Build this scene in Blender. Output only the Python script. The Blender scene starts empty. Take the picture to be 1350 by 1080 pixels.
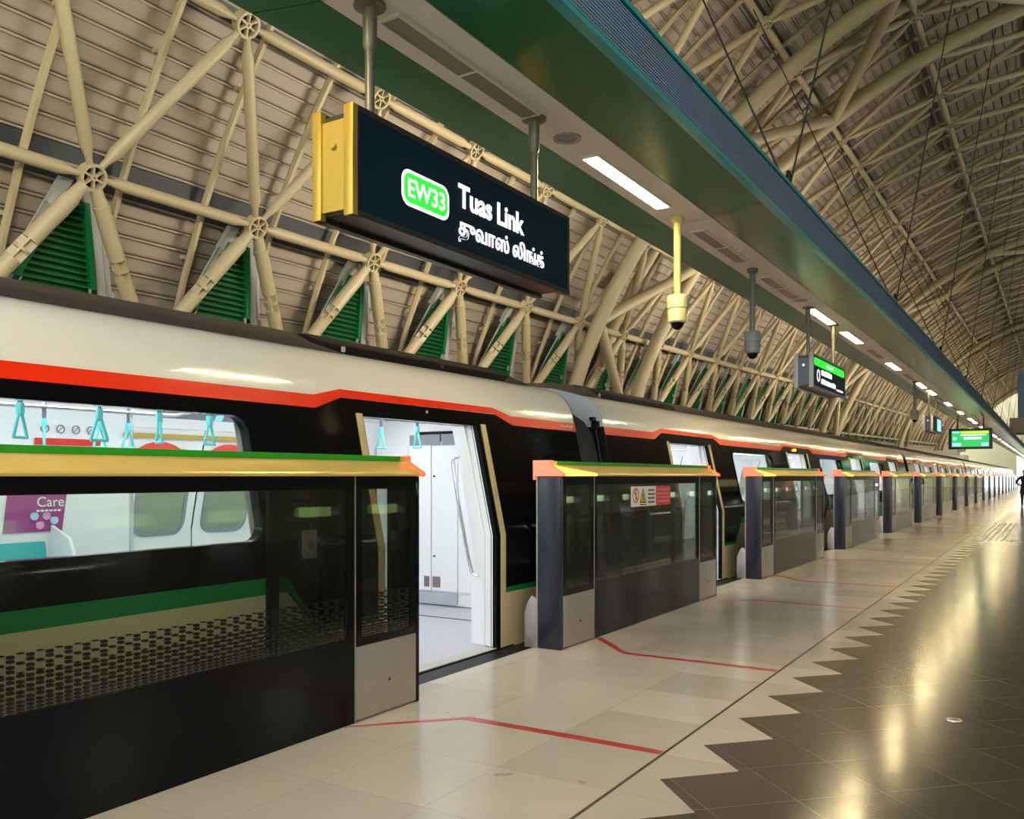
import bpy, bmesh, math, random
from mathutils import Vector, Matrix
random.seed(7)
SC = bpy.context.scene
COL = SC.collection
R = math.radians
ORD = ['first','second','third','fourth','fifth','sixth','seventh','eighth','ninth','tenth','eleventh','twelfth',
       'thirteenth','fourteenth','fifteenth','sixteenth','seventeenth','eighteenth','nineteenth','twentieth',
       'twenty-first','twenty-second','twenty-third','twenty-fourth','twenty-fifth','twenty-sixth','twenty-seventh',
       'twenty-eighth','twenty-ninth','thirtieth']
def ordinal(i):
    if i < len(ORD): return ORD[i]
    tens = {3:'thirty',4:'forty',5:'fifty',6:'sixty',7:'seventy',8:'eighty'}
    n = i+1
    if n % 10 == 0: return {40:'fortieth',50:'fiftieth',60:'sixtieth',70:'seventieth'}[n]
    return tens[n//10] + '-' + ORD[n % 10 - 1]

# ------------------------------------------------------------------ mesh helper
class MB:
    def __init__(s): s.v=[]; s.f=[]; s.m=[]
    def face(s, pts, m=0):
        n=len(s.v); s.v.extend([tuple(p) for p in pts]); s.f.append(tuple(range(n,n+len(pts)))); s.m.append(m)
    def box(s,x0,x1,y0,y1,z0,z1,m=0):
        n=len(s.v)
        s.v+= [(x0,y0,z0),(x1,y0,z0),(x1,y1,z0),(x0,y1,z0),(x0,y0,z1),(x1,y0,z1),(x1,y1,z1),(x0,y1,z1)]
        for f in ((0,3,2,1),(4,5,6,7),(0,1,5,4),(1,2,6,5),(2,3,7,6),(3,0,4,7)):
            s.f.append(tuple(n+i for i in f)); s.m.append(m)
        return s
    def prism(s, poly, y0, y1, m=0, axis='y', caps=True):
        """poly of (a,b); axis y: (x,z) ; axis x: (y,z); axis z: (x,y)"""
        def P(a,b,c):
            return {'y':(a,c,b),'x':(c,a,b),'z':(a,b,c)}[axis]
        n=len(s.v); k=len(poly)
        s.v += [P(a,b,y0) for a,b in poly]+[P(a,b,y1) for a,b in poly]
        for i in range(k):
            j=(i+1)%k
            s.f.append((n+i,n+j,n+k+j,n+k+i)); s.m.append(m)
        if caps:
            s.f.append(tuple(n+i for i in reversed(range(k)))); s.m.append(m)
            s.f.append(tuple(n+k+i for i in range(k))); s.m.append(m)
        return s
    def sweep(s, pts, r, n=8, m=0, caps=True):
        pts=[Vector(p) for p in pts]; rr = r if isinstance(r,(list,tuple)) else [r]*len(pts)
        base=len(s.v); x=None
        for i,p in enumerate(pts):
            d = (pts[min(i+1,len(pts)-1)]-pts[max(i-1,0)]).normalized()
            if x is None:
                x = (Vector((0,0,1)) if abs(d.z)<.9 else Vector((1,0,0))).cross(d)
            x = (x - d*x.dot(d)).normalized(); y=d.cross(x)
            for k in range(n):
                a=2*math.pi*k/n
                s.v.append(tuple(p + (x*math.cos(a)+y*math.sin(a))*rr[i]))
        for i in range(len(pts)-1):
            for k in range(n):
                a=base+i*n+k; b=base+i*n+(k+1)%n
                s.f.append((a,b,b+n,a+n)); s.m.append(m)
        if caps:
            s.f.append(tuple(base+k for k in reversed(range(n)))); s.m.append(m)
            e=base+(len(pts)-1)*n
            s.f.append(tuple(e+k for k in range(n))); s.m.append(m)
        return s
    def lathe(s, prof, n=16, m=0, c=(0,0,0), axis='z', closed=False):
        base=len(s.v); k=len(prof)
        for i in range(n):
            a=2*math.pi*i/n
            for r_,z in prof:
                x,y=r_*math.cos(a),r_*math.sin(a)
                p={'z':(x,y,z),'y':(x,z,y),'x':(z,x,y)}[axis]
                s.v.append((c[0]+p[0],c[1]+p[1],c[2]+p[2]))
        for i in range(n):
            j=(i+1)%n
            for q in range(k if closed else k-1):
                w=(q+1)%k
                s.f.append((base+i*k+q,base+j*k+q,base+j*k+w,base+i*k+w)); s.m.append(m)
        return s
    def mesh(s, name, mats, bevel=0, ang=42):
        me=bpy.data.meshes.new(name); me.from_pydata(s.v,[],s.f)
        mats = mats if isinstance(mats,(list,tuple)) else [mats]
        for q in mats: me.materials.append(q)
        me.polygons.foreach_set('material_index', s.m)
        bm=bmesh.new(); bm.from_mesh(me)
        bmesh.ops.remove_doubles(bm, verts=bm.verts, dist=1e-5)
        bmesh.ops.recalc_face_normals(bm, faces=bm.faces)
        if bevel:
            es=[e for e in bm.edges if len(e.link_faces)==2 and e.calc_face_angle(0)>R(30)]
            bmesh.ops.bevel(bm, geom=es, offset=bevel, segments=2, affect='EDGES', clamp_overlap=True, profile=.6)
        bm.to_mesh(me); bm.free()
        me.polygons.foreach_set('use_smooth',[True]*len(me.polygons))
        me.set_sharp_from_angle(angle=R(ang))
        me.update()
        return me
    def build(s, name, mats, parent=None, bevel=0, loc=None, ang=42, nobm=False):
        return obj(name, s.mesh(name,mats,bevel,ang), parent, loc)

def obj(name, data, parent=None, loc=None, mtx=None):
    o=bpy.data.objects.new(name, data); COL.objects.link(o)
    if parent is not None: o.parent=parent
    if loc is not None: o.location=loc
    if mtx is not None: o.matrix_local=mtx
    return o
def tag(o, label, cat=None, group=None, kind=None):
    if label: o['label']=label
    if cat: o['category']=cat
    if group: o['group']=group
    if kind: o['kind']=kind
    return o
def thing(name, label, cat, loc=(0,0,0), group=None, kind=None):
    o=bpy.data.objects.new(name,None); o.empty_display_size=.1; COL.objects.link(o); o.location=loc
    return tag(o,label,cat,group,kind)
def text(name, body, size, mat, parent, mtx, extrude=.0015, align='LEFT', bold=0.):
    cu=bpy.data.curves.new(name,'FONT'); cu.body=body; cu.size=size; cu.extrude=extrude; cu.align_x=align; cu.offset=bold
    tmp=bpy.data.objects.new(name+'_source',cu); COL.objects.link(tmp)
    dg=bpy.context.evaluated_depsgraph_get(); dg.update()
    me=bpy.data.meshes.new_from_object(tmp.evaluated_get(dg)); me.name=name
    bpy.data.objects.remove(tmp); bpy.data.curves.remove(cu)
    me.materials.clear(); me.materials.append(mat)
    me.polygons.foreach_set('material_index',[0]*len(me.polygons))
    return obj(name, me, parent, mtx=mtx)
# text facing +X : local x -> +Y, local y -> +Z, normal -> +X
FX = lambda x,y,z: Matrix(((0,0,1,x),(1,0,0,y),(0,1,0,z),(0,0,0,1)))
# text facing -Y : local x -> +X, local y -> +Z
FY = lambda x,y,z: Matrix(((1,0,0,x),(0,0,-1,y),(0,1,0,z),(0,0,0,1)))

# ------------------------------------------------------------------ materials
def nodes(name):
    m=bpy.data.materials.new(name); m.use_nodes=True; nt=m.node_tree
    return m, nt, nt.nodes['Principled BSDF']
def M(name, col, rough=.5, metal=0., var=.06, scale=3., coat=0., spec=.5, emit=None, es=0, bump=0, bscale=60):
    m,nt,b=nodes(name)
    b.inputs['Roughness'].default_value=rough; b.inputs['Metallic'].default_value=metal
    b.inputs['Coat Weight'].default_value=coat; b.inputs['Coat Roughness'].default_value=.05
    b.inputs['Specular IOR Level'].default_value=spec
    c=(*col,1)
    tc=nt.nodes.new('ShaderNodeTexCoord')
    if var:
        nz=nt.nodes.new('ShaderNodeTexNoise'); nz.inputs['Scale'].default_value=scale; nz.inputs['Detail'].default_value=4
        nt.links.new(tc.outputs['Object'],nz.inputs['Vector'])
        mx=nt.nodes.new('ShaderNodeMix'); mx.data_type='RGBA'
        mx.inputs[6].default_value=tuple(x*(1-var) for x in col)+(1,); mx.inputs[7].default_value=tuple(min(1,x*(1+var)) for x in col)+(1,)
        nt.links.new(nz.outputs['Fac'],mx.inputs[0]); nt.links.new(mx.outputs[2],b.inputs['Base Color'])
    else: b.inputs['Base Color'].default_value=c
    if emit:
        b.inputs['Emission Color'].default_value=(*emit,1); b.inputs['Emission Strength'].default_value=es
    if bump:
        n2=nt.nodes.new('ShaderNodeTexNoise'); n2.inputs['Scale'].default_value=bscale
        nt.links.new(tc.outputs['Object'],n2.inputs['Vector'])
        bp=nt.nodes.new('ShaderNodeBump'); bp.inputs['Strength'].default_value=bump; bp.inputs['Distance'].default_value=.01
        nt.links.new(n2.outputs['Fac'],bp.inputs['Height']); nt.links.new(bp.outputs['Normal'],b.inputs['Normal'])
    return m
def EM(name,col,st):
    return M(name,(.02,.02,.02),.4,var=0,emit=col,es=st)
def math_(nt,op,a,b=None,c=None):
    n=nt.nodes.new('ShaderNodeMath'); n.operation=op
    for i,x in enumerate((a,b,c)):
        if x is None: continue
        if isinstance(x,(int,float)): n.inputs[i].default_value=x
        else: nt.links.new(x,n.inputs[i])
    return n.outputs[0]
def glass(name, tint, dots=False, f0=.045, gain=1.):
    m=bpy.data.materials.new(name); m.use_nodes=True; nt=m.node_tree
    for n in list(nt.nodes):
        if n.type!='OUTPUT_MATERIAL': nt.nodes.remove(n)
    out=[n for n in nt.nodes if n.type=='OUTPUT_MATERIAL'][0]
    tr=nt.nodes.new('ShaderNodeBsdfTransparent'); tr.inputs[0].default_value=(*tint,1)
    gl=nt.nodes.new('ShaderNodeBsdfGlossy'); gl.inputs['Roughness'].default_value=.015; gl.inputs[0].default_value=(1,1,1,1)
    lw=nt.nodes.new('ShaderNodeLayerWeight'); lw.inputs['Blend'].default_value=.5
    p=math_(nt,'POWER',lw.outputs['Facing'],5.0)
    f=math_(nt,'MULTIPLY_ADD',p,gain*(1-f0),f0)
    mx=nt.nodes.new('ShaderNodeMixShader')
    nt.links.new(f,mx.inputs[0]); nt.links.new(tr.outputs[0],mx.inputs[1]); nt.links.new(gl.outputs[0],mx.inputs[2])
    last=mx
    if dots:
        tc=nt.nodes.new('ShaderNodeTexCoord'); sp=nt.nodes.new('ShaderNodeSeparateXYZ'); nt.links.new(tc.outputs['Object'],sp.inputs[0])
        u=math_(nt,'DIVIDE',sp.outputs['Y'],.04); col=math_(nt,'FLOOR',u); par=math_(nt,'MODULO',col,2.0); par=math_(nt,'ABSOLUTE',par)
        fu=math_(nt,'ABSOLUTE',math_(nt,'SUBTRACT',math_(nt,'FRACT',u),.5))
        inx=math_(nt,'LESS_THAN',fu,.34)
        z=sp.outputs['Z']
        v=math_(nt,'ADD',math_(nt,'DIVIDE',z,.0415),math_(nt,'MULTIPLY',par,.5))
        fv=math_(nt,'ABSOLUTE',math_(nt,'SUBTRACT',math_(nt,'FRACT',v),.5))
        full=math_(nt,'MULTIPLY',math_(nt,'LESS_THAN',fv,.36),math_(nt,'GREATER_THAN',fv,.05))
        thin=math_(nt,'LESS_THAN',fv,.13)
        odd_top=math_(nt,'MULTIPLY',par,math_(nt,'GREATER_THAN',z,.665))
        cell=math_(nt,'ADD',math_(nt,'MULTIPLY',odd_top,thin),math_(nt,'MULTIPLY',math_(nt,'SUBTRACT',1.0,odd_top),full))
        cell=math_(nt,'MULTIPLY',cell,math_(nt,'LESS_THAN',z,.747))
        fb=math_(nt,'ABSOLUTE',math_(nt,'SUBTRACT',math_(nt,'FRACT',math_(nt,'DIVIDE',z,.0155)),.5))
        low=math_(nt,'LESS_THAN',z,.556)
        cell=math_(nt,'ADD',math_(nt,'MULTIPLY',low,math_(nt,'LESS_THAN',fb,.35)),math_(nt,'MULTIPLY',math_(nt,'SUBTRACT',1.0,low),cell))
        mask=math_(nt,'MULTIPLY',cell,inx)
        bl=nt.nodes.new('ShaderNodeBsdfPrincipled'); bl.inputs['Base Color'].default_value=(.012,.012,.01,1); bl.inputs['Roughness'].default_value=.15
        m2=nt.nodes.new('ShaderNodeMixShader'); nt.links.new(mask,m2.inputs[0]); nt.links.new(mx.outputs[0],m2.inputs[1]); nt.links.new(bl.outputs[0],m2.inputs[2])
        last=m2
    nt.links.new(last.outputs[0],out.inputs['Surface'])
    return m

CREAM  = M('cream_steel_paint',(.56,.445,.255),.42,var=.05,scale=1.5)
CREAM2 = M('cream_steel_paint_arch',(.55,.44,.26),.45,var=.05,scale=1.5)
CLAD   = M('roof_cladding_metal',(.43,.35,.255),.5,var=.07,scale=.8)
RIBSHADE   = M('roof_rib_shade',(.10,.08,.06),.55,var=.06)  # shading of the rib sides put into the colour
GUTSHADE = M('gutter_shade',(.06,.066,.066),.5,var=.1)
GREENL = M('louver_green',(.006,.085,.02),.5,var=.06)
GREENF = M('louver_frame_green',(.008,.20,.05),.4,var=.04)
FLASH  = M('flashing_grey',(.50,.49,.45),.45,var=.05)
CGREEN = M('canopy_green',(.010,.15,.050),.24,var=.06,spec=.5)
CSOFF  = M('canopy_soffit',(.84,.79,.70),.4,var=.03)
CBLUE  = M('canopy_louver_blue',(.36,.46,.60),.5,var=.06)
CTEAL  = M('canopy_teal_edge',(.02,.36,.38),.3,var=.04)
POLE   = M('pole_grey',(.16,.15,.11),.35,metal=.3,var=.05)
DARK   = M('dark_metal',(.03,.032,.032),.4,metal=.2,var=.06)
BLACK  = M('black_gloss',(.005,.005,.006),.09,var=.0,spec=.15)
BLACKM = M('black_matt',(.007,.007,.008),.5,var=.0,spec=.2)
NAVY   = M('navy_gloss',(.015,.017,.025),.25,var=.05)
WARMH  = M('header_warm_lit_steel',(.85,.62,.20),.32,metal=.35,var=.03)  # steel header, the gold of the warm light put into its colour
GOLDP  = M('champagne_paint',(.76,.62,.33),.28,metal=.25,var=.03)
GOLDS  = M('sign_gold',(.50,.35,.06),.33,metal=.6,var=.04)
HGREEN = M('header_green',(.02,.30,.01),.22,var=.05)
STEEL  = M('brushed_steel',(.44,.40,.35),.38,metal=.75,var=.08,scale=9)
CHROME = M('polished_steel',(.72,.72,.70),.18,metal=1,var=.03)
WHITEB = M('train_white',(.90,.89,.86),.18,metal=0.,var=.02,coat=.4)
HOODG  = M('train_hood_grey',(.50,.53,.57),.3,var=.03)
ROOFD  = M('train_roof_dark',(.050,.046,.044),.5,var=.08)
REDP   = M('train_red',(.95,.032,.003),.35,var=.02,spec=.3)
GREENP = M('train_green',(.01,.22,.05),.25,var=.02)
INW    = M('train_interior_white',(.86,.87,.87),.4,var=.02)
INF    = M('train_floor',(.50,.50,.55),.35,var=.05,scale=30)
INGREY = M('train_interior_grey',(.24,.27,.31),.4,var=.03)
SEATT  = M('seat_teal',(.03,.42,.43),.4,var=.05)
STRAPC = M('strap_cyan',(.16,.72,.72),.35,var=.03)
STRAPG = M('strap_grey',(.16,.18,.20),.6,var=.05)
RUBBER = M('bellows_rubber',(.022,.024,.03),.55,var=.1)
WPAINT = M('white_paint',(.80,.79,.75),.5,var=.03)
REDS   = M('red_sticker',(.75,.05,.035),.4,var=.02)
YELS   = M('yellow_sticker',(.85,.55,.02),.4,var=.02)
BLKS   = M('black_print',(.015,.015,.015),.5,var=0)
PURP   = M('poster_purple',(.38,.06,.25),.4,var=.08)
PBLUE  = M('poster_pale_blue',(.45,.62,.85),.4,var=.05)
PPINK  = M('poster_pink',(.75,.35,.55),.4,var=.05)
BROWN  = M('kick_brown',(.22,.16,.15),.5,var=.04)
MUST   = M('mustard_strip',(.50,.36,.06),.5,var=.04)
BEIGE  = M('lock_plate_beige',(.55,.42,.22),.4,var=.05)
REDF   = M('floor_red',(.50,.055,.045),.3,var=.10,scale=12)
CONC   = M('concrete_wall',(.42,.39,.33),.7,var=.12)
TRACK  = M('track_dark',(.05,.047,.045),.85,var=.2)
COAT   = M('dark_coat',(.012,.014,.02),.8,var=.1)
SKIN   = M('skin',(.50,.30,.20),.5,var=.04)
HAIR   = M('hair',(.01,.008,.007),.5,var=.1)
SIGNB  = M('sign_navy',(.004,.020,.032),.5,var=.04,spec=.15)
LAMP   = EM('lamp_diffuser',(1,.79,.42),56)
LAMPFILL  = EM('fill_diffuser_white',(1,.93,.80),70)
LAMPOFF= M('lamp_unlit',(.24,.20,.16),.4,var=.08)
TRAINL = EM('train_light',(.93,.98,1.0),5.5)
ORANGE = EM('warning_orange',(1,.30,.02),5)
REDGL  = EM('warning_red',(1,.045,.01),2.2)
SALMON = M('warning_cap_salmon',(.75,.25,.16),.4,var=0,emit=(1,.16,.08),es=.45)
ELGREEN= EM('sign_green_lit',(.02,.85,.03),1.0)
ELWHITE= EM('sign_white_lit',(.92,.92,1.0),1.05)
ELYEL  = EM('screen_yellow_lit',(.55,.62,.02),.8)
ELSCR  = EM('screen_green_lit',(.01,.42,.09),.8)
ELAMB  = EM('led_amber',(1,.36,.03),1.6)
ELBLUE = EM('screen_blue_lit',(.25,.6,.75),.8)
PSDGL  = glass('screen_door_glass',(.88,.91,.87),dots=True,f0=.03)
PSDG2  = glass('screen_leaf_glass',(.66,.69,.66),f0=.03)
TRGL   = glass('train_window_glass',(.95,.98,.97),f0=.03,gain=.5)
FARGL  = M('far_window_glass',(.30,.34,.25),.12,var=.12,scale=2)

def floor_mat(name, size, rot, c1, c2, cj, rough, rvar, joint=.0035, tilevar=.5, wear=.1):
    m,nt,b=nodes(name)
    tc=nt.nodes.new('ShaderNodeTexCoord'); mp=nt.nodes.new('ShaderNodeMapping')
    mp.inputs['Rotation'].default_value[2]=R(rot); mp.inputs['Location'].default_value=(1.73*math.cos(R(rot)) if rot==0 else .0,.06,0)
    nt.links.new(tc.outputs['Object'],mp.inputs['Vector'])
    sp=nt.nodes.new('ShaderNodeSeparateXYZ'); nt.links.new(mp.outputs[0],sp.inputs[0])
    ux=math_(nt,'DIVIDE',sp.outputs['X'],size); uy=math_(nt,'DIVIDE',sp.outputs['Y'],size)
    fx=math_(nt,'ABSOLUTE',math_(nt,'SUBTRACT',math_(nt,'FRACT',ux),.5)); fy=math_(nt,'ABSOLUTE',math_(nt,'SUBTRACT',math_(nt,'FRACT',uy),.5))
    jt=math_(nt,'GREATER_THAN',math_(nt,'MAXIMUM',fx,fy),.5-joint/size/2)
    cb=nt.nodes.new('ShaderNodeCombineXYZ'); nt.links.new(math_(nt,'FLOOR',ux),cb.inputs[0]); nt.links.new(math_(nt,'FLOOR',uy),cb.inputs[1])
    wn=nt.nodes.new('ShaderNodeTexWhiteNoise'); wn.noise_dimensions='2D'; nt.links.new(cb.outputs[0],wn.inputs['Vector'])
    nz=nt.nodes.new('ShaderNodeTexNoise'); nz.inputs['Scale'].default_value=1.6; nz.inputs['Detail'].default_value=6
    nt.links.new(tc.outputs['Object'],nz.inputs['Vector'])
    fac=math_(nt,'ADD',math_(nt,'MULTIPLY',wn.outputs['Value'],tilevar),math_(nt,'MULTIPLY',nz.outputs['Fac'],1-tilevar))
    mx=nt.nodes.new('ShaderNodeMix'); mx.data_type='RGBA'; mx.inputs[6].default_value=(*c1,1); mx.inputs[7].default_value=(*c2,1)
    nt.links.new(fac,mx.inputs[0])
    # scattered scuffs
    n3=nt.nodes.new('ShaderNodeTexNoise'); n3.inputs['Scale'].default_value=5.5; n3.inputs['Detail'].default_value=3; nt.links.new(tc.outputs['Object'],n3.inputs['Vector'])
    sc=math_(nt,'MULTIPLY',math_(nt,'GREATER_THAN',n3.outputs['Fac'],.715),wear)
    mw=nt.nodes.new('ShaderNodeMix'); mw.data_type='RGBA'; mw.inputs[7].default_value=tuple(x*.35 for x in c1)+(1,)
    nt.links.new(sc,mw.inputs[0]); nt.links.new(mx.outputs[2],mw.inputs[6])
    mj=nt.nodes.new('ShaderNodeMix'); mj.data_type='RGBA'; mj.inputs[7].default_value=(*cj,1)
    nt.links.new(jt,mj.inputs[0]); nt.links.new(mw.outputs[2],mj.inputs[6]); nt.links.new(mj.outputs[2],b.inputs['Base Color'])
    n2=nt.nodes.new('ShaderNodeTexNoise'); n2.inputs['Scale'].default_value=4; n2.inputs['Detail'].default_value=5; nt.links.new(tc.outputs['Object'],n2.inputs['Vector'])
    nt.links.new(math_(nt,'MULTIPLY_ADD',n2.outputs['Fac'],rvar,rough),b.inputs['Roughness'])
    bp=nt.nodes.new('ShaderNodeBump'); bp.inputs['Strength'].default_value=.04; bp.inputs['Distance'].default_value=.02
    nb=nt.nodes.new('ShaderNodeTexNoise'); nb.inputs['Scale'].default_value=2.2; nt.links.new(tc.outputs['Object'],nb.inputs['Vector'])
    nt.links.new(nb.outputs['Fac'],bp.inputs['Height']); nt.links.new(bp.outputs['Normal'],b.inputs['Normal'])
    return m
FLIGHT = floor_mat('light_granite_tiles',.62,0,(.43,.395,.335),(.61,.575,.51),(.37,.33,.28),.15,.12,wear=.35)
FLIGHT.node_tree.nodes['Principled BSDF'].inputs['Specular IOR Level'].default_value=.28
FDARK  = floor_mat('dark_granite_tiles',.4384,45,(.040,.034,.027),(.075,.064,.052),(.17,.15,.12),.12,.12,joint=.004,wear=.0)
FDARK.node_tree.nodes['Principled BSDF'].inputs['Specular IOR Level'].default_value=.33

# ------------------------------------------------------------------ station geometry numbers
XC, ZC, RL = 2.04, -.67, 12.3
BAY=2.33; Y0=5.73
def rise(y):
    s=y-5.7
    if s<0: return .006*s
    if s<30: return .006*s+.0004*s*s
    return .54+.018*(s-30)
def vault(deg,y,r=RL):
    a=R(deg); return Vector((XC-r*math.sin(a), y, ZC+r*math.cos(a)+rise(y)))
ROWS=[72.6,63.85,53.6,43.0,32.4,21.2,10.5]
YN, YF = -4.0, 132.0

# ------------------------------------------------------------------ camera
cam=bpy.data.cameras.new('camera'); co=bpy.data.objects.new('camera',cam); COL.objects.link(co)
cam.sensor_width=36; cam.lens=1150/1350*36; cam.shift_y=88/1350; cam.clip_start=.05; cam.clip_end=600
co.location=(0,0,1.45); co.rotation_euler=(R(90),0,R(31.8)); SC.camera=co

# ------------------------------------------------------------------ floor, trackbed, walls, cladding
def zig():
    lo=[]
    return lo
tips=[]
y=3.92-.62*16
pts=[]
while y<YF:
    pts.append((-1.60,y)); pts.append((-1.31,y+.31)); y+=.62
mb=MB()
top=[(-3.74,YN-6)]+[(-1.6,YN-6)]+pts+[(-1.6,YF),(-3.74,YF)]
# light field: strips per zigzag half tooth, so that every face stays a simple quad
zz=[(-1.6,YN-6)]+pts+[(-1.6,YF)]
for (xa,ya),(xb,yb) in zip(zz,zz[1:]):
    mb.face([(-3.74,ya,0),(xa,ya,0),(xb,yb,0),(-3.74,yb,0)])
    mb.face([(-3.74,ya,-.25),(-3.74,ya,0),(-3.74,yb,0),(-3.74,yb,-.25)])
tag(mb.build('floor',FLIGHT),'beige polished stone platform floor between the glass screens and the zigzag edge','floor',kind='structure')
mb=MB()
for (xa,ya),(xb,yb) in zip(zz,zz[1:]):
    mb.face([(xa,ya,0),(7.8,ya,0),(7.8,yb,0),(xb,yb,0)])
tag(mb.build('floor',FDARK),'dark polished granite floor right of the zigzag edge','floor',kind='structure')
mb=MB().box(-1.738,-1.722,YN-6,YF,-.002,.0012)
tag(mb.build('trim_1',M('floor_joint',(.05,.04,.03),.6)),'thin dark joint line along the beige floor','trim',kind='structure')
mb=MB().box(-3.96,-3.74,YN-6,YF,-.30,-.012)
mb.box(-3.78,-3.76,YN-6,YF,-1.1,-.25)
tag(mb.build('trim_2',BLACKM),'black edge beam of the platform beside the train','trim',kind='structure')
mb=MB().box(-9.9,-3.78,YN-6,YF,-1.3,-1.15).box(7.8,14,YN-6,YF,-1.3,-1.15)
tag(mb.build('floor',TRACK),'dark trackbed under the train','trackbed',kind='structure')
mb=MB()
ys=[YN-6]+[2+6*i for i in range(22)]+[YF]
for a,b in zip(ys,ys[1:]):
    za,zb=2.0+rise(a),2.0+rise(b)
    n=len(mb.v)
    mb.v+=[(-9.95,a,-1.3),(-9.62,a,-1.3),(-9.62,a,za),(-9.95,a,za),(-9.95,b,-1.3),(-9.62,b,-1.3),(-9.62,b,zb),(-9.95,b,zb)]
    for f in ((1,5,6,2),(3,2,6,7),(0,3,7,4)): mb.f.append(tuple(n+i for i in f)); mb.m.append(0)
tag(mb.build('wall_left',CONC),'low concrete wall behind the train under the green louvers','wall',kind='structure')
# cladding: horizontal metal sheets with raised seams, left half detailed, right half plain
mb=MB()
RC=RL+.55
prof=[]
arc=RC*R(80); npan=int(arc/.215)
for i in range(npan):
    a0=80-80*i/npan; a1=80-80*(i+1)/npan; w=a0-a1
    prof += [(a0,RC,0),(a0-w*.70,RC-.004,0),(a0-w*.74,RC-.055,1),(a0-w*.86,RC-.055,0),(a0-w*.90,RC+.01,1)]
prof.append((0,RC,0))
ysg=[YN-2+4*i for i in range(35)]
P=[[vault(a,yy,r) for a,r,_ in prof] for yy in ysg]
n=len(prof)
for row in P: mb.v += [tuple(p) for p in row]
for j in range(len(ysg)-1):
    for i in range(n-1):
        mb.f.append((j*n+i,j*n+i+1,(j+1)*n+i+1,(j+1)*n+i)); mb.m.append(1 if prof[i+1][2]==1 else 0)
me=bpy.data.meshes.new('ceiling'); me.from_pydata(mb.v,[],mb.f); me.materials.append(CLAD); me.materials.append(RIBSHADE); me.polygons.foreach_set('material_index',mb.m)
tag(obj('ceiling',me),'ribbed beige metal cladding of the vaulted roof behind the steel lattice','roof cladding',kind='structure')
mb=MB()
angs=[0,-12,-24,-36,-48,-60,-72,-78]
for j in range(len(ysg)-1):
    for a,b in zip(angs,angs[1:]):
        mb.face([vault(a,ysg[j],RC),vault(b,ysg[j],RC),vault(b,ysg[j+1],RC),vault(a,ysg[j+1],RC)])
tag(mb.build('ceiling',CLAD,ang=60),'plain right half of the vaulted metal roof over the far track','roof cladding',kind='structure')
mb=MB().box(13.9,14.3,YN-6,YF,.42,3.4).box(13.9,14.3,YN-6,YF,-1.3,.08)
yy=YN-6
while yy<YF-2: mb.box(13.9,14.3,yy,yy+1.7,.08,.42); yy+=3.6
tag(mb.build('wall_right',CONC),'concrete wall of the far track on the right, with a low open strip','wall',kind='structure')
# gutter strips behind each chord row, their recess shade put into the dark colour
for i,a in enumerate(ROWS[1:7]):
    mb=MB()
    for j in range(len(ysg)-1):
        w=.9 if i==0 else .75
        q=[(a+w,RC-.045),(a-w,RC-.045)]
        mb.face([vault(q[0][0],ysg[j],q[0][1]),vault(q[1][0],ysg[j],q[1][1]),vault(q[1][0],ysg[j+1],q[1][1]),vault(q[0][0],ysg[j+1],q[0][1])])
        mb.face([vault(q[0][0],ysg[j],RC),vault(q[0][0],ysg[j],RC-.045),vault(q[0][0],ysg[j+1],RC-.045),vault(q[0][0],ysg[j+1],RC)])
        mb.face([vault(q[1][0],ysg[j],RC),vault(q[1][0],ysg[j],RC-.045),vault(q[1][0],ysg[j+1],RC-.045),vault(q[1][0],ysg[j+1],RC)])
    tag(mb.build('trim_%d'%(i+3),GUTSHADE,ang=60),'gutter strip with painted shade on the roof cladding behind the '+ordinal(i)+' chord from the wall','trim',kind='structure')

# ------------------------------------------------------------------ steel lattice
def tube_mesh(name,L,r,n=14,taper=.5,ring=.15,splice=False,mat=CREAM):
    mb=MB(); e=.16; t=.24
    a0,a1=ring*.85,L-ring*.85
    def seg(z0,z1,r0,r1):
        mb.sweep([(0,0,z0),(0,0,z1)],[r0,r1],n)
    if not splice:
        mb.sweep([(0,0,a0),(0,0,a0+.10),(0,0,a0+t),(0,0,a1-t),(0,0,a1-.10),(0,0,a1)],[r*taper,r*taper*1.1,r,r,r*taper*1.1,r*taper],n)
    else:
        s0=L*.50; 
        mb.sweep([(0,0,a0),(0,0,a0+.20),(0,0,a0+.205),(0,0,s0-.13)],[r*.72,r*.86,r,r],n)
        mb.sweep([(0,0,s0+.13),(0,0,a1-t),(0,0,a1)],[r,r,r*.7],n)
        mb.sweep([(0,0,s0-.02),(0,0,s0+.02)],[r*.95,r*.95],n)
        mb.box(-r*.97,r*.97,-.012,.012,s0-.14,s0+.14); mb.box(-.012,.012,-r*.97,r*.97,s0-.14,s0+.14)
    return mb.mesh(name,mat)
def place(name,me,p0,p1,parent,L0,roll=None):
    d=p1-p0; L=d.length; z=d/L
    x=Vector((0,0,1)).cross(z)
    if x.length<1e-4: x=Vector((1,0,0))
    x.normalize(); yv=z.cross(x)
    mt=Matrix(((x.x,yv.x,z.x*L/L0,p0.x),(x.y,yv.y,z.y*L/L0,p0.y),(x.z,yv.z,z.z*L/L0,p0.z),(0,0,0,1)))
    return obj(name,me,parent,mtx=mt)
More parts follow.
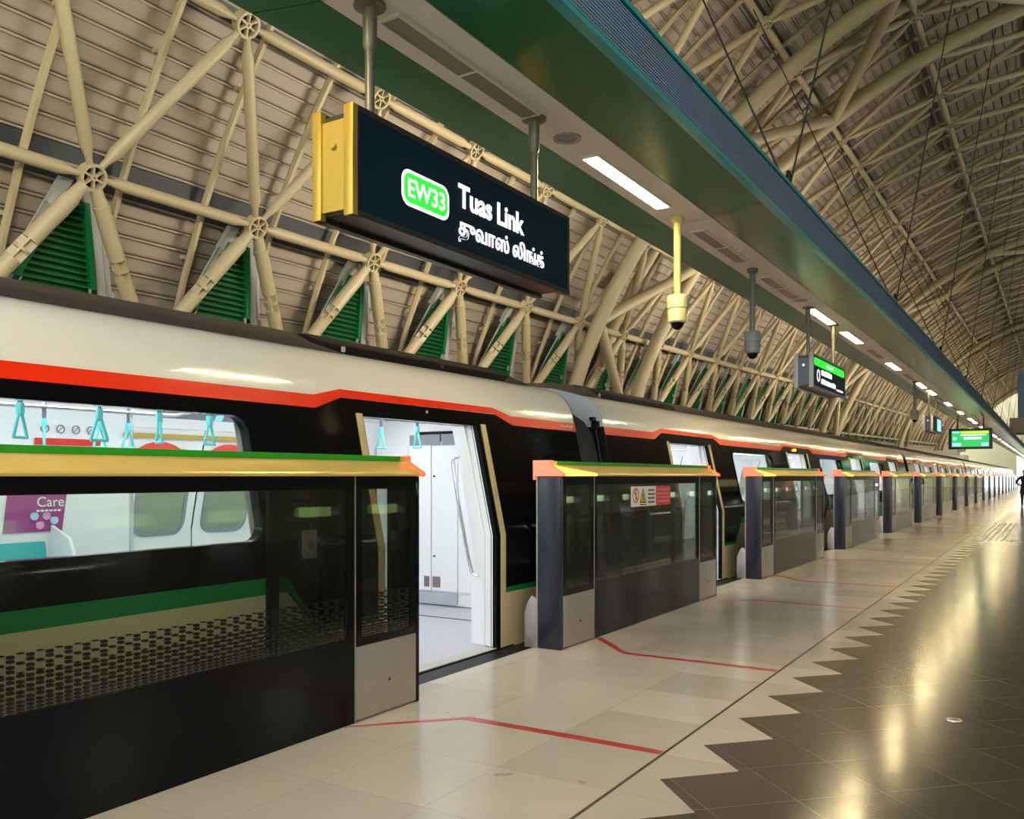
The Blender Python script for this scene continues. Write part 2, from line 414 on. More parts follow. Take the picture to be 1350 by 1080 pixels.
# node ring
mb=MB()
mb.lathe([(.150,-.06),(.150,.06),(.120,.06),(.120,-.06)],20,closed=True)
mb.lathe([(.0,-.045),(.038,-.045),(.038,.055),(.014,.055),(.014,.02),(0,.02)],12)
for k in range(6):
    a=math.pi/3*k+.26; c,s=math.cos(a),math.sin(a)
    q=[]
    for (u,v) in ((.03,-.010),(.124,-.012),(.124,.012),(.03,.010)):
        q.append((u*c-v*s,u*s+v*c))
    mb.prism(q,.0,.052,axis='z')
mb.lathe([(0,.03),(.115,.03),(.115,.05),(0,.05)],16,m=1) if False else mb.lathe([(0,-.06),(.121,-.06),(.121,-.045),(0,-.045)],16,m=1)  # black back plate stands in for the shadow inside the ring holes
RING=mb.mesh('node_ring',[CREAM,BLACKM])
HOLE=None
def ring_at(p,deg,parent,y=None):
    a=R(deg); nz=Vector((math.sin(a),0,-math.cos(a))); yx=Vector((0,1,0)); xx=yx.cross(nz)
    mt=Matrix(((xx.x,yx.x,nz.x,p.x),(xx.y,yx.y,nz.y,p.y),(xx.z,yx.z,nz.z,p.z),(0,0,0,1)))
    o=obj('node_ring',RING,parent,mtx=mt)
    return o
def node(i,k):
    yk=Y0+BAY*k+(0 if i%2 else BAY/2)
    return vault(ROWS[i],yk)
CH=tube_mesh('chord_tube',BAY,.072)
LD=(node(2,0)-node(1,0)).length
DG=tube_mesh('diagonal_tube',LD,.072)
LG=(node(0,0)-node(1,0)).length
LEG=tube_mesh('leg_tube',LG,.095,splice=True,taper=.7)
# purlin prototype (arc tube behind the lattice)
mb=MB(); pa=[72-3.9*i for i in range(19)]
mb.sweep([(XC-(RL+.36)*math.sin(R(a)),0,ZC+(RL+.36)*math.cos(R(a))) for a in pa],.05,6)
for a in (67,57,47,37,27,17):
    c=Vector((XC-(RL+.42)*math.sin(R(a)),0,ZC+(RL+.42)*math.cos(R(a))))
    mb.box(c.x-.03,c.x+.03,-.075,.075,c.z-.025,c.z+.025)
PUR=mb.mesh('purlin',CREAM)
SEGS=[('over the near half of the first train car',-4,5),('between the first and second heavy arches',6,16),('between the second and third heavy arches',17,27),
      ('between the third and fourth heavy arches',28,38),('beyond the fourth heavy arch at the far end',39,53)]
for si,(where,k0,k1) in enumerate(SEGS):
    t=thing('roof_lattice','cream steel tube lattice with wheel nodes '+where,'roof lattice',(0,Y0+BAY*k0,0))
    off=Vector((0,-(Y0+BAY*k0),0))
    rows=range(7)
    if si<=2:
        for k in range(k0,k1+1):
            for i in rows:
                p=node(i,k)+off
                if not (i==0): ring_at(p,ROWS[i],t)
                place('chord_tube',CH,p,node(i,k+1)+off,t,BAY)
                if i<6:
                    # odd rows sit at Y_k, even rows half a bay on
                    for q in ((k-1,k) if i%2 else (k,k+1)):
                        p1=node(i+1,q)+off
                        if i==0: place('leg_tube',LEG,p1,p,t,LG)
                        elif i==1: place('wall_diagonal',DG,p,p1,t,LD)
                        else: place('roof_diagonal',DG,p,p1,t,LD)
            for h in (0,.5):
                yy=Y0+BAY*(k+h)+.58
                obj('purlin',PUR,t,loc=(0,yy+off.y,rise(yy)))
    else:
        mc,mr,ml,mp=MB(),MB(),MB(),MB()
        for k in range(k0,k1+1):
            for i in rows:
                p=node(i,k)+off
                mc.sweep([p,node(i,k+1)+off],.07,6)
                mr.lathe([(0,-.05),(.15,-.05),(.15,.05),(0,.05)],8,c=tuple(p),axis='x')
                if i<6:
                    for q in ((k-1,k) if i%2 else (k,k+1)):
                        ml.sweep([p,node(i+1,q)+off],.08,6)
            for h in (0,.5):
                yy=Y0+BAY*(k+h)+.58
                mp.sweep([vault(a,yy,RL+.36)+off for a in range(72,0,-6)],.05,4)
        for nm,m_ in (('chord_tube',mc),('node_ring',mr),('roof_diagonal',ml),('purlin',mp)):
            o=m_.build(nm,CREAM,t); o['kind']='stuff'

# green louver dormers between the legs
amid=(ROWS[0]+ROWS[1])/2
eo=Vector((-math.sin(R(amid)),0,math.cos(R(amid)))); ed=Vector((-math.cos(R(amid)),0,-math.sin(R(amid)))); ey=Vector((0,1,0))
LW=RL*R(ROWS[0]-ROWS[1])
def tri(mbx,h0,h1,s0,s1,side,w,n0,n1):   # strip running down one sloping side
    pass
def dormer_meshes():
    hw=1.165
    def half(s): return hw*s/LW*.53
    bl=MB(); s=.42
    bl.face([(-half(.36),.36,.02),(half(.36),.36,.02),(half(LW+.3),LW+.3,.02),(-half(LW+.3),LW+.3,.02)],0)
    while s<LW+.25:
        h=half(s)
        n=len(bl.v)
        bl.v+=[(-h,s,-.035),(h,s,-.035),(h,s+.012,-.035),(-h,s+.012,-.035),(-h,s+.055,.015),(h,s+.055,.015)]
        bl.f+= [(n,n+1,n+2,n+3),(n+3,n+2,n+5,n+4)]; bl.m+=[1,0]
        s+=.075
    fr=MB(); fl=[MB(),MB()]
    for sd in (-1,1):
        def strip(mbx,s0,s1,a,b,n0,n1,m=0):
            q=[]
            for (ss,ww) in ((s0,a),(s0,b),(s1,b),(s1,a)):
                q.append((sd*(half(ss)+ww),ss))
            mbx.prism(q,n0,n1,axis='z',m=m)
        strip(fr,.30,LW+.3,0,.075,-.06,.03)
        f=fl[0 if sd<0 else 1]
        def fold(s0,s1,a,b,n_in,n_out,th=.03):
            n=len(f.v)
            for dn in (0,th):
                for (ss,ww,nn) in ((s0,a,n_in),(s0,b,n_out),(s1,b,n_out),(s1,a,n_in)): f.v.append((sd*(half(ss)+ww),ss,nn+dn))
            for q in ((0,1,2,3),(7,6,5,4),(0,4,5,1),(1,5,6,2),(2,6,7,3),(3,7,4,0)): f.f.append(tuple(n+i for i in q)); f.m.append(0)
        strip(f,.10,.42,.02,.15,-.03,.06)
        for (s0,s1,e,lift) in ((.40,1.28,0,0),(1.26,LW+.35,.02,-.02)):
            
            if sd>0: fold(s0,s1,.072-e,.205,.0+lift,-.03+lift); fold(s0,s1,.213,.31+e,-.03+lift,.02+lift)
            else: fold(s0,s1,.072-e,.20+e,.0+lift,-.06+lift)
            fold(s0,s0+.09,.0-e,.08,-.04+lift,-.04+lift)
    return bl.mesh('louver_blades',[GREENL,GREENF]), fr.mesh('louver_frame',GREENF), fl[0].mesh('flashing',FLASH), fl[1].mesh('flashing',FLASH)
DM=dormer_meshes()
for k in range(-1,42):
    p=node(1,k)+eo*.27
    mt=Matrix(((0,ed.x,-eo.x*-1,p.x),(1,ed.y,eo.y,p.y),(0,ed.z,eo.z,p.z),(0,0,0,1)))
    o=thing('louver_vent','','wall louver')
    o['label']='triangular green louver with grey flashing under the %s wheel node from the left edge'%ordinal(k) if k>=0 else 'triangular green louver nearest the camera, outside the left edge'
    o['group']='green louvers along the left wall'
    o.matrix_world=mt
    for nm,me in zip(('louver_blades','louver_frame','flashing','flashing'),DM): obj(nm,me,o)

# heavy arches
AR=11.95
for k in range(5):
    ya=17.55+25.6*k; yb=ya+3.4
    t=thing('arch_truss','heavy cream tube arch truss, the %s from the camera'%ordinal(k),'arch truss',(0,ya,0))
    def av(deg,y): 
        p=vault(deg,y,AR); p.y-=ya; return p
    for yy in (ya,yb):
        MB().sweep([av(a,yy) for a in [75.2-4*i for i in range(20)]],.165,12).build('arch_chord',CREAM2,t)
    za=[(74.2,yb),(62.9,ya),(53.2,yb),(42.9,ya),(32.0,yb),(21.7,ya),(11,yb),(0,ya)]
    for (a,y_),(b,y2) in zip(za,za[1:]):
        MB().sweep([av(a,y_),av(b,y2)],.125,10).build('web_tube',CREAM2,t)
    # back chord hugging the cladding
    p=[vault(a,(ya+yb)/2,RL+.1) for a in [76-6*i for i in range(13)]]
    for q in p: q.y-=ya
    MB().sweep(p,.12,10).build('back_chord',CREAM2,t)

# ------------------------------------------------------------------ canopy
xs0,xs1=-2.653,-2.278; zs=3.48
xl,xr=-3.092,-1.839; ze=3.55; zt=3.853
CY0,CY1=-5.0,127.0
cn=thing('platform_canopy','long suspended canopy with beige soffit, green flanks and blue ribbed fascia','canopy',(0,CY0,0))
def cmb(f): 
    mb=MB(); f(mb); mb.v=[(x,y-CY0,z) for x,y,z in mb.v]; return mb
pl=3.92; ystart=2.86-.12-3.92*2
ny=int((CY1-ystart)/pl)
for i in range(ny):
    a=ystart+pl*i+.004; b=a+pl-.008
    cmb(lambda m:m.box(xs0,xs1,a,b,zs,zs+.03)).build('soffit_panel',CSOFF,cn)
    cmb(lambda m:m.prism([(xs1+.006,zs+.002),(xr,ze),(xr,ze+.03),(xs1+.006,zs+.03)],a,b)).build('green_panel',CGREEN,cn)
    cmb(lambda m:m.prism([(xs0-.006,zs+.002),(xl,ze),(xl,ze+.03),(xs0-.006,zs+.03)],a,b)).build('green_panel',CGREEN,cn)
def fascia(m):
    m.box(xr-.05,xr-.03,CY0,CY1,ze,zt)
    nz=15; h=(zt-ze-.03)/nz
    for q in range(nz):
        z0=ze+.015+h*q
        m.prism([(xr-.03,z0),(xr-.004,z0+h*.25),(xr-.004,z0+h*.5),(xr-.03,z0+h*.72)],CY0,CY1)
cmb(fascia).build('fascia_louver',CBLUE,cn)
cmb(lambda m:m.box(xr-.05,xr+.008,CY0,CY1,ze-.012,ze+.016)).build('lower_edge',CTEAL,cn)
cmb(lambda m:m.box(xr-.06,xr+.008,CY0,CY1,zt-.012,zt+.016)).build('upper_edge',CTEAL,cn)
cmb(lambda m:m.box(xl,xr-.05,CY0,CY1,zt-.05,zt-.02).box(xl,xl+.03,CY0,CY1,ze+.03,zt-.02)).build('top_plate',DARK,cn)
# luminaires
lit=[1,0,1,0,0,1,1,0,1]+[0,1,1,0,1,0,1]*9
fr=MB(); 
L=1.24
fr.box(-.064,-.050,0,L,-.012,.004).box(.050,.064,0,L,-.012,.004).box(-.05,.05,0,.014,-.012,.004).box(-.05,.05,L-.014,L,-.012,.004).box(-.05,.05,L/2-.008,L/2+.008,-.012,.004)
FRM=fr.mesh('fixture_frame',CSOFF)
DIF=MB().box(-.05,.05,.014,L/2-.008,-.008,.002).mesh('diffuser',LAMP)
DIO=MB().box(-.05,.05,.014,L/2-.008,-.008,.002).mesh('diffuser',LAMPOFF)
nl=nu=0
for i in range(60):
    yy=2.98+1.966*(i-1)
    on=lit[i]
    if i==0: lab='lit yellow ceiling light above the camera, outside the top edge'
    elif on: lab='lit yellow ceiling light on the canopy soffit, %s lit one from the camera'%ordinal(nl); nl+=1
    else: lab='unlit brown ceiling light panel on the canopy soffit, %s unlit one from the camera'%ordinal(nu); nu+=1
    o=thing('ceiling_light',lab,'ceiling light',(-2.492,yy,zs-.003),'ceiling lights along the canopy')
    obj('fixture_frame',FRM,o)
    for q in (0,1): obj('diffuser',DIF if on else DIO,o,loc=(0,q*(L/2-.006),0))
c2=thing('platform_canopy','unseen second canopy outside the right edge, added for fill light and reflections','canopy',(2*XC+2.466,CY0,0))  # unseen canopy added for right-side fill light and reflections
mb=MB().prism([(-.62,3.55),(-.19,3.48),(.19,3.48),(.62,3.55),(.62,3.85),(-.62,3.85)],0,CY1-CY0); mb.build('canopy_body',CGREEN,c2)
MB().box(-.185,.185,0,CY1-CY0,3.465,3.479).build('soffit_panel',CSOFF,c2)
for i in range(33):
    MB().box(-.05,.05,0,1.24,3.455,3.466).build('diffuser',LAMPFILL,c2,loc=(0,1.5+3.93*i,0))
# speaker
for i,yy in enumerate((4.62,10.3,22.2)):
    o=thing('ceiling_speaker','round grey ceiling speaker on the soffit '+['beside the lit light behind the station sign','above the second hanging sign','farther along, beyond the second sign'][i],'speaker',(-2.475,yy,zs))
    MB().lathe([(.062,0),(.062,-.004),(.085,-.010),(.085,0)],20).build('bezel',STEEL,o)
    MB().lathe([(0,-.012),(.05,-.010),(.060,-.002),(.060,0)],20).build('speaker_grille',INGREY,o)
    MB().lathe([(0,-.02),(.010,-.018),(.014,-.012)],10).build('centre_cap',STEEL,o)
# hanger rods
for k in [q for q in range(16) if q not in (9,10)]:
    yb=7.5+5.88*k
    for j,(ax,dy,az) in enumerate(((-4.55,2.07,ZC+RL*math.cos(R(32.4))),(-1.06,2.6,11.1))):
        o=thing('hanger_cable','thin dark canopy hanger rod leaning %s, %s pair from the camera'%(('towards the train wall','towards the roof ridge')[j],ordinal(k)),'hanger rod',(-1.9,yb,zt),'canopy hanger rods')
        MB().sweep([(0,0,0),(ax+1.9,dy,az-zt+rise(yb+dy))],.009,6).build('rod',DARK,o)
        MB().lathe([(0,0),(.028,0),(.028,.12),(.016,.18),(0,.18)],8).build('clevis',DARK,o)

# ------------------------------------------------------------------ hanging signs
def hang_pole(parent,y,ztop,name='hanging_pole'):
    mb=MB(); L=zs-ztop
    mb.sweep([(0,y,ztop),(0,y,zs)],.021,12)
    mb.lathe([(.021,zs-.20),(.030,zs-.18),(.032,zs-.02),(.07,zs-.012),(.07,zs)],16,c=(0,y,0))
    mb.lathe([(.034,zs-.12),(.036,zs-.115),(.036,zs-.10),(.034,zs-.095)],12,c=(0,y,0))
    return mb
def hanging_sign(y0,L,h,label,zb,edge):
    o=thing('hanging_sign',label,'hanging sign',(-2.5,y0,zb))
    w=.11
    MB().box(-w+.02,w-.02,.02,L-.02,.02,h-.02).build('sign_body',DARK,o)
    for sx in (-1,1):
        fm=MB(); x0,x1=(w-.035,w) if sx>0 else (-w,-w+.035)
        fm.box(x0,x1,0,L,h-.025,h); fm.box(x0,x1,0,L,0,.025)
        fm.box(x0,x1,L-.02,L,.025,h-.025)
        fm.build('face_frame',DARK if edge is GOLDS else INGREY,o)
        ec=MB().box(x0-.012 if sx>0 else x0,x1+.002 if sx>0 else x1+.012,-.012,.02,0,h); ec.build('end_bar',edge,o,bevel=.003)
        MB().box(*((w-.012,w-.004) if sx>0 else (-w+.004,-w+.012)),.018,L-.018,.022,h-.022).build('face_panel',SIGNB,o)
    MB().box(-w+.045,w-.045,.0,.02,.03,h-.05).build('end_plate',edge if edge is GOLDS else NAVY,o)
    k=MB().lathe([(0,-.012),(.014,-.012),(.018,-.004),(.018,0)],12,axis='y',c=(.0,.0,h*.66)); k.build('knob',CHROME if edge is not GOLDS else GOLDS,o)
    for py in (.22,L-.22):
        mb=MB(); mb.sweep([(0,py,h-.02),(0,py,zs-zb)],.021,12)
        mb.lathe([(.021,zs-zb-.20),(.030,zs-zb-.18),(.032,zs-zb-.02),(.07,zs-zb-.012),(.07,zs-zb)],16,c=(0,py,0))
        mb.build('hanging_pole',POLE,o)
    return o
s1=hanging_sign(2.65,1.84,.45,'large navy hanging station sign reading EW33 Tuas Link with gold end bars',2.505,GOLDS)
def rrect(y0,y1,z0,z1,r,n=6):
    out=[]
    for cy,cz,a0 in ((y1-r,z1-r,0),(y0+r,z1-r,90),(y0+r,z0+r,180),(y1-r,z0+r,270)):
        for i in range(n+1):
            a=R(a0+90*i/n); out.append((cy+r*math.cos(a),cz+r*math.sin(a)))
    return out
# EW33 badge
MB().prism(rrect(.305,.652,.128,.287,.05),.104,.1075,axis='x').build('badge_border',ELWHITE,s1)
MB().prism(rrect(.320,.637,.143,.272,.04),.1075,.110,axis='x').build('badge',ELGREEN,s1)
text('badge_text','EW33',.112,ELWHITE,s1,FX(.1105,.338,.170),bold=.001)
text('name_text','Tuas Link',.152,ELWHITE,s1,FX(.1085,.727,.228),bold=.0035)
text('tamil_text','துவாஸ் லிங்க்',.106,ELWHITE,s1,FX(.1085,.727,.095),bold=.002)
s2=hanging_sign(10.57,1.86,.40,'grey-ended hanging sign with a lit green bar, second from the camera',2.50,FLASH)
MB().prism(rrect(.06,1.78,.27,.36,.04),.104,.109,axis='x').build('green_bar',ELGREEN,s2)
for (ya,yb,za,zb) in ((.72,1.06,.30,.33),(.42,1.0,.18,.25),(.42,1.25,.075,.14),(1.3,1.7,.06,.09)):
    mb=MB(); yy=ya
    while yy<yb-.02:
        w=.035+.03*random.random(); mb.box(.109,.1105,yy,yy+w,za,zb-.015*random.random()); yy+=w+.018
    mb.build('text_line',ELWHITE,s2)
mb=MB(); mb.lathe([(.055,.108),(.055,.110),(.075,.110),(.075,.108)],20,c=(0,.27,.16),axis='x',closed=True); mb.build('roundel',ELWHITE,s2)
s3=hanging_sign(22.6,1.9,.40,'small far hanging sign with a pale screen, third from the camera',2.50,FLASH)
MB().box(.104,.108,.9,1.75,.06,.35).build('pale_screen',ELBLUE,s3)
# information display facing the camera
o=thing('information_display','black framed hanging display with a green screen facing the camera','display',(-2.45,34.3,2.40))
MB().box(-.68,.68,0,.16,0,.72).build('display_case',DARK,o,bevel=.012)
MB().box(-.58,.58,-.006,.004,.08,.64).build('screen',ELSCR,o)
MB().box(-.30,.56,-.009,-.005,.54,.62).build('screen_band',ELYEL,o)
MB().box(-.56,-.34,-.009,-.005,.56,.62).build('clock_area',ELBLUE,o)
mb=MB(); x=-.2
while x<.34: w=.05+.04*random.random(); mb.box(x,x+w,-.009,-.005,.34,.42); x+=w+.02
mb.build('text_line',ELWHITE,o)
mb=MB(); x=-.3
while x<.44: w=.05+.04*random.random(); mb.box(x,x+w,-.009,-.005,.47,.51); x+=w+.02
mb.build('text_line',ELWHITE,o)
MB().lathe([(0,-.009),(.07,-.009),(.07,-.004),(0,-.004)],16,c=(-.48,0,.37),axis='y').build('arrow_roundel',ELBLUE,o)
MB().box(-.56,-.28,-.009,-.005,.1,.22).box(.34,.56,-.009,-.005,.1,.22).build('time_box',ELBLUE,o)
for px in (-.4,.4):
    MB().sweep([(px,.08,.7),(px,.08,zs-2.40+.02)],.03,10).build('hanging_pole',DARK,o)
# cctv cameras
def cctv(y,label,pm,hm):
    o=thing('cctv_camera',label,'security camera',(-2.5,y,2.6))
    mb=MB(); mb.sweep([(0,0,.26),(0,0,zs-2.6)],.028,12); mb.lathe([(.028,zs-2.6-.05),(.05,zs-2.6-.03),(.055,zs-2.6)],14); mb.build('hanging_pole',pm,o)
    MB().lathe([(0,.27),(.075,.265),(.082,.25),(.082,.165),(.075,.16),(.075,.155),(.078,.15),(.072,.06),(.06,.05),(0,.05)],20).build('camera_housing',hm,o)
    MB().lathe([(0,-.005),(.025,.002),(.044,.022),(.054,.05),(0,.055)],16).build('camera_dome',BLACK,o)
cctv(6.49,'yellow-lit dome camera on a pole in front of the first heavy arch',M('cctv_yellow_lit',(.70,.60,.25),.4),M('cctv_yellow_lit_housing',(.70,.62,.34),.4))  # yellow light is put into the colour of this pole and housing
cctv(8.5,'grey dome camera on a dark pole, between the yellow-lit camera and second sign',M('cctv_grey',(.14,.14,.13),.4),M('cctv_grey_housing',(.22,.23,.23),.4))
cctv(20.3,'distant dome camera on a pole before the third sign',M('cctv_grey_far',(.14,.14,.13),.4),M('cctv_grey_far_housing',(.22,.23,.23),.4))

# ------------------------------------------------------------------ platform screen doors
PX=-3.48; UL=3.98; PER=5.87
def psd_meshes():
    d={}
    H=1.45
    d['post']=(MB().box(-.22,0,0,.055,0,H).mesh('post',NAVY,.004),)
    d['post_trim']=(MB().box(-.226,-.214,-.004,.02,0,H).mesh('post_trim',STEEL),)
    def panel(y0,y1,kick):
        fr=MB(); zb=.445 if kick else 0.
        zg=.49 if kick else .505
        fr.box(-.03,0,y0,y1,zb,zg); fr.box(-.03,0,y0,y1,1.375,H); fr.box(-.03,0,y0,y0+.055,zg,1.375); fr.box(-.03,0,y1-.055,y1,zg,1.375)
        g=MB().box(-.020,-.006,y0+.055,y1-.055,zg,1.375)
        return fr,g
    for nm,y0,y1,kick in (('near',.06,.63,True),('main',.64,3.36,False),('far',3.37,3.94,True)):
        fr,g=panel(y0,y1,kick)
        d['frame_'+nm]=fr.mesh('panel_frame',BLACK)
        d['glass_'+nm]=g.mesh('glass_pane',PSDGL)
        if kick: 
            d['kick_'+nm]=MB().box(-.035,.002,y0+.002,y1-.002,.012,.443).mesh('kick_plate',STEEL,.003)
            k=MB(); k.lathe([(0,.002),(.009,.006),(.012,.002)],10,c=(0,(y0+y1)/2+.02,.20),axis='x'); d['lock_'+nm]=k.mesh('lock',DARK)
    d['seam']=MB().box(-.02,.003,.631,.639,0,H).mesh('joint_strip',STEEL), MB().box(-.02,.003,3.361,3.369,0,H).mesh('joint_strip',STEEL)
    d['end_stile']=MB().box(-.22,0,3.942,3.975,0,H).mesh('end_stile',BLACK,.003)
    hp=[(-.235,H),(.030,H),(.036,H+.012),(.030,H+.024),(-.085,H+.088),(-.085,H+.128),(-.235,H+.128)]
    d['header']=MB().prism(hp,.02,UL-.02).mesh('header',WARMH,.002)
    d['header_strip']=MB().prism([(-.0845,H+.094),(-.080,H+.096),(-.080,H+.126),(-.0845,H+.128)],.10,UL-.10).mesh('header_strip',HGREEN)
    up=[(-.245,H-.03),(-.225,H-.03),(-.225,H),(.032,H),(.040,H+.012),(.034,H+.026),(-.08,H+.092),(-.08,H+.134),(-.245,H+.134)]
    d['end_cap']=MB().prism(up,-.03,.035).mesh('end_cap',SALMON,.004)
    d['warning_light']=MB().prism([(.031,H-.004),(.043,H+.010),(.037,H+.028),(-.062,H+.084),(-.062,H+.05)],.036,.42).mesh('warning_light',ORANGE)
    # orange wedge tapers along the header
    w=MB(); a=[(.032,H+.002),(.044,H+.014),(.038,H+.030),(-.070,H+.089)]; b=[(.034,H+.004),(.042,H+.012),(.036,H+.020),(.030,H+.024)]
    n=len(w.v); w.v+=[(x,.034,z) for x,z in a]+[(x,.62,z) for x,z in b]
    for i in range(3): w.f.append((n+i,n+i+1,n+5+i,n+4+i)); w.m.append(0)
    w.f.append((n+3,n,n+4,n+7)); w.m.append(0); w.f.append((n,n+1,n+2,n+3)); w.m.append(0); w.f.append((n+4,n+5,n+6,n+7)); w.m.append(0)
    d['warning_light']=w.mesh('warning_light',ORANGE)
    e=MB().prism([(-.24,H-.002),(.034,H-.002),(.042,H+.012),(.034,H+.027),(-.082,H+.093),(-.082,H+.132),(-.24,H+.132)],UL-.022,UL+.012)
    d['far_light']=e.mesh('end_light',REDGL,.003)
    d['bracket']=MB().prism([(-.34,0),(-.225,0),(-.225,.42),(-.27,.44),(-.31,.38),(-.34,.30)],-.01,.05).mesh('side_bracket',STEEL,.006)
    d['back_frame']=MB().box(-.235,-.20,.05,UL-.02,.0,.10).box(-.235,-.20,.05,UL-.02,1.37,1.44).mesh('back_rail',BLACKM)
    lf=MB(); 
    d['leaf_frames']=[]; d['leaf_glass']=[]
    for y0,y1 in ((.10,1.15),(2.80,3.88)):
        lf=MB(); lf.box(-.13,-.10,y0,y1,.03,.46).box(-.13,-.10,y0,y1,1.37,1.44).box(-.13,-.10,y0,y0+.07,.46,1.37).box(-.13,-.10,y1-.07,y1,.46,1.37)
        d['leaf_frames'].append(lf.mesh('sliding_leaf',BLACK)); d['leaf_glass'].append(MB().box(-.12,-.11,y0+.07,y1-.07,.46,1.37).mesh('leaf_pane',PSDG2))
    return d
D=psd_meshes()
PLAB={0:'platform screen unit nearest the camera, header painted warm-lit over black glass, cut by left edge',
      1:'platform screen unit with the white and red warning sticker on its glass',
      2:'platform screen unit just beyond the one with the warning sticker'}
for u in range(-1,21):
    y=.5+PER*u
    i=u
    lab=PLAB.get(u) or ('half-height glass platform screen unit, the %s from the camera'%ordinal(u) if u>0 else 'platform screen unit behind the camera outside the left edge')
    if u==-1: continue
    o=thing('platform_screen',lab,'platform screen door',(PX,y,0),'half-height platform screens along the train')
    po=obj('post',D['post'][0],o); obj('post_trim',D['post_trim'][0],po)
    for nm in ('near','main','far'):
        f=obj('panel_frame',D['frame_'+nm],o); obj('glass_pane',D['glass_'+nm],f)
        if nm!='main':
            k=obj('kick_plate',D['kick_'+nm],o); obj('lock',D['lock_'+nm],k)
    lp=obj('base_panel',None,o) if False else None
    for q in D['seam']: obj('joint_strip',q,o)
    obj('end_stile',D['end_stile'],o)
    h=obj('header',D['header'],o); obj('green_strip',D['header_strip'],h)
    obj('end_cap',D['end_cap'],o); obj('warning_light',D['warning_light'],o); obj('end_light',D['far_light'],o)
    obj('side_bracket',D['bracket'],o); obj('back_rail',D['back_frame'],o)
    for a,b in zip(D['leaf_frames'],D['leaf_glass']):
        l=obj('sliding_leaf',a,o); obj('leaf_pane',b,l)
# the part of the nearest unit that lies left of the frame is there too; warning sticker on the second unit
o=thing('warning_sticker','white and red warning sticker with pictograms on the second screen glass','sticker',(PX+.001,7.80,1.15))
MB().box(0,.003,0,.62,0,.20).build('white_field',WPAINT,o)
MB().box(0,.003,.62,1.02,0,.20).build('red_field',REDS,o)
MB().lathe([(.060,.003),(.060,.0045),(.075,.0045),(.075,.003)],24,c=(0,.11,.11),axis='x',closed=True).build('prohibition_ring',REDS,o)
mb=MB().prism([(.055,.155),(.065,.165),(.165,.065),(.155,.055)],.003,.0046,axis='x'); mb.build('prohibition_bar',REDS,o)
mb=MB(); mb.prism([(.10,.06),(.115,.06),(.13,.10),(.115,.145),(.098,.14),(.105,.10)],.003,.0042,axis='x'); mb.lathe([(0,.003),(.012,.003),(.012,.0042),(0,.0042)],10,c=(0,.112,.16),axis='x'); mb.build('figure',BLKS,o)
MB().prism([(.21,.035),(.37,.035),(.29,.185)],.003,.0040,axis='x').build('triangle_border',BLKS,o)
MB().prism([(.232,.048),(.348,.048),(.29,.158)],.004,.0048,axis='x').build('triangle',YELS,o)
MB().box(.0048,.0055,.265,.315,.06,.068).box(.0048,.0055,.28,.30,.07,.12).build('hazard_mark',BLKS,o)
for z in (.15,.11,.07,.03):
    mb=MB(); yy=.42
    while yy<.58: w=.02+.02*random.random(); mb.box(.003,.0042,yy,yy+w,z,z+.018); yy+=w+.008
    mb.build('text_line',BLKS,o)
for z in (.155,.115,.075,.035):
    mb=MB(); yy=.66
    while yy<.96: w=.02+.02*random.random(); mb.box(.003,.0042,yy,yy+w,z,z+.012); yy+=w+.010
    mb.build('text_line',PPINK,o)
mb=MB(); mb.box(.003,.0042,.21,.37,.012,.022); mb.build('text_line',BLKS,o)

# floor markings: one mirrored pair of red lines per doorway
for d in range(0,20):
    yc=5.43+PER*d
    for sd in (-1,1):
        ym=yc+sd*1.13
        pts=[(-3.455,ym+sd*.50),(-3.0,ym),(-1.745,ym+ (0.0))]
        w=.034
        mb=MB()
        q=[(-3.455,pts[0][1]-w*1.3),(-3.455,pts[0][1]+w*1.3),(-3.0+.02,ym+sd*0+w),(-1.745,ym+w),(-1.745,ym-w),(-3.0-.02,ym-w)]
        if sd<0:
            q=[(-3.47,pts[0][1]-w),(-3.44,pts[0][1]+w*1.6 if False else pts[0][1]+w),(-2.985,ym+w),(-1.745,ym+w),(-1.745,ym-w),(-2.985,ym-w)]
        else:
            q=[(-3.47,pts[0][1]-w),(-3.44,pts[0][1]+w),(-2.985,ym+w),(-1.745,ym+w),(-1.745,ym-w),(-2.985,ym-w)]
        mb.prism([(x,yy-yc) for x,yy in q],0.0,.002,axis='z')
        o=mb.build('floor_marking',REDF,loc=(0,yc,0))
        tag(o,'red queue line on the beige floor, %s side of the %s doorway from the camera'%('near' if sd<0 else 'far',ordinal(d)),'floor marking','red queue lines on the platform')
# small round floor plate
o=thing('floor_socket','small round metal floor plate on the dark granite','floor plate',(-.5,5.79,0))
MB().lathe([(.026,0),(.026,.004),(.044,.004),(.046,0)],20).build('rim',CHROME,o)
MB().lathe([(0,.001),(.026,.001)],20).build('plate',DARK,o)
# tactile bars
RIB=MB().box(-.018,.018,-.14,.14,0,.005).mesh('tactile_rib',WPAINT,.002)
o=thing('tactile_strip','white tactile bars running along the dark floor by the zigzag edge','tactile paving',(-1.25,22.3,0))
for c in range(5):
    MB().box(-.26+.13*c,-.26+.13*c+.07,.35,8.6,0,.005).build('tactile_bar',WPAINT,o)
o=thing('tactile_strip','short white tactile bars running across the dark floor towards the right edge','tactile paving',(-1.25,22.3,0))
for c in range(9):
    MB().box(-.24+.12*c,-.24+.12*c+.06,-.05,.28,0,.005).build('tactile_bar',WPAINT,o)

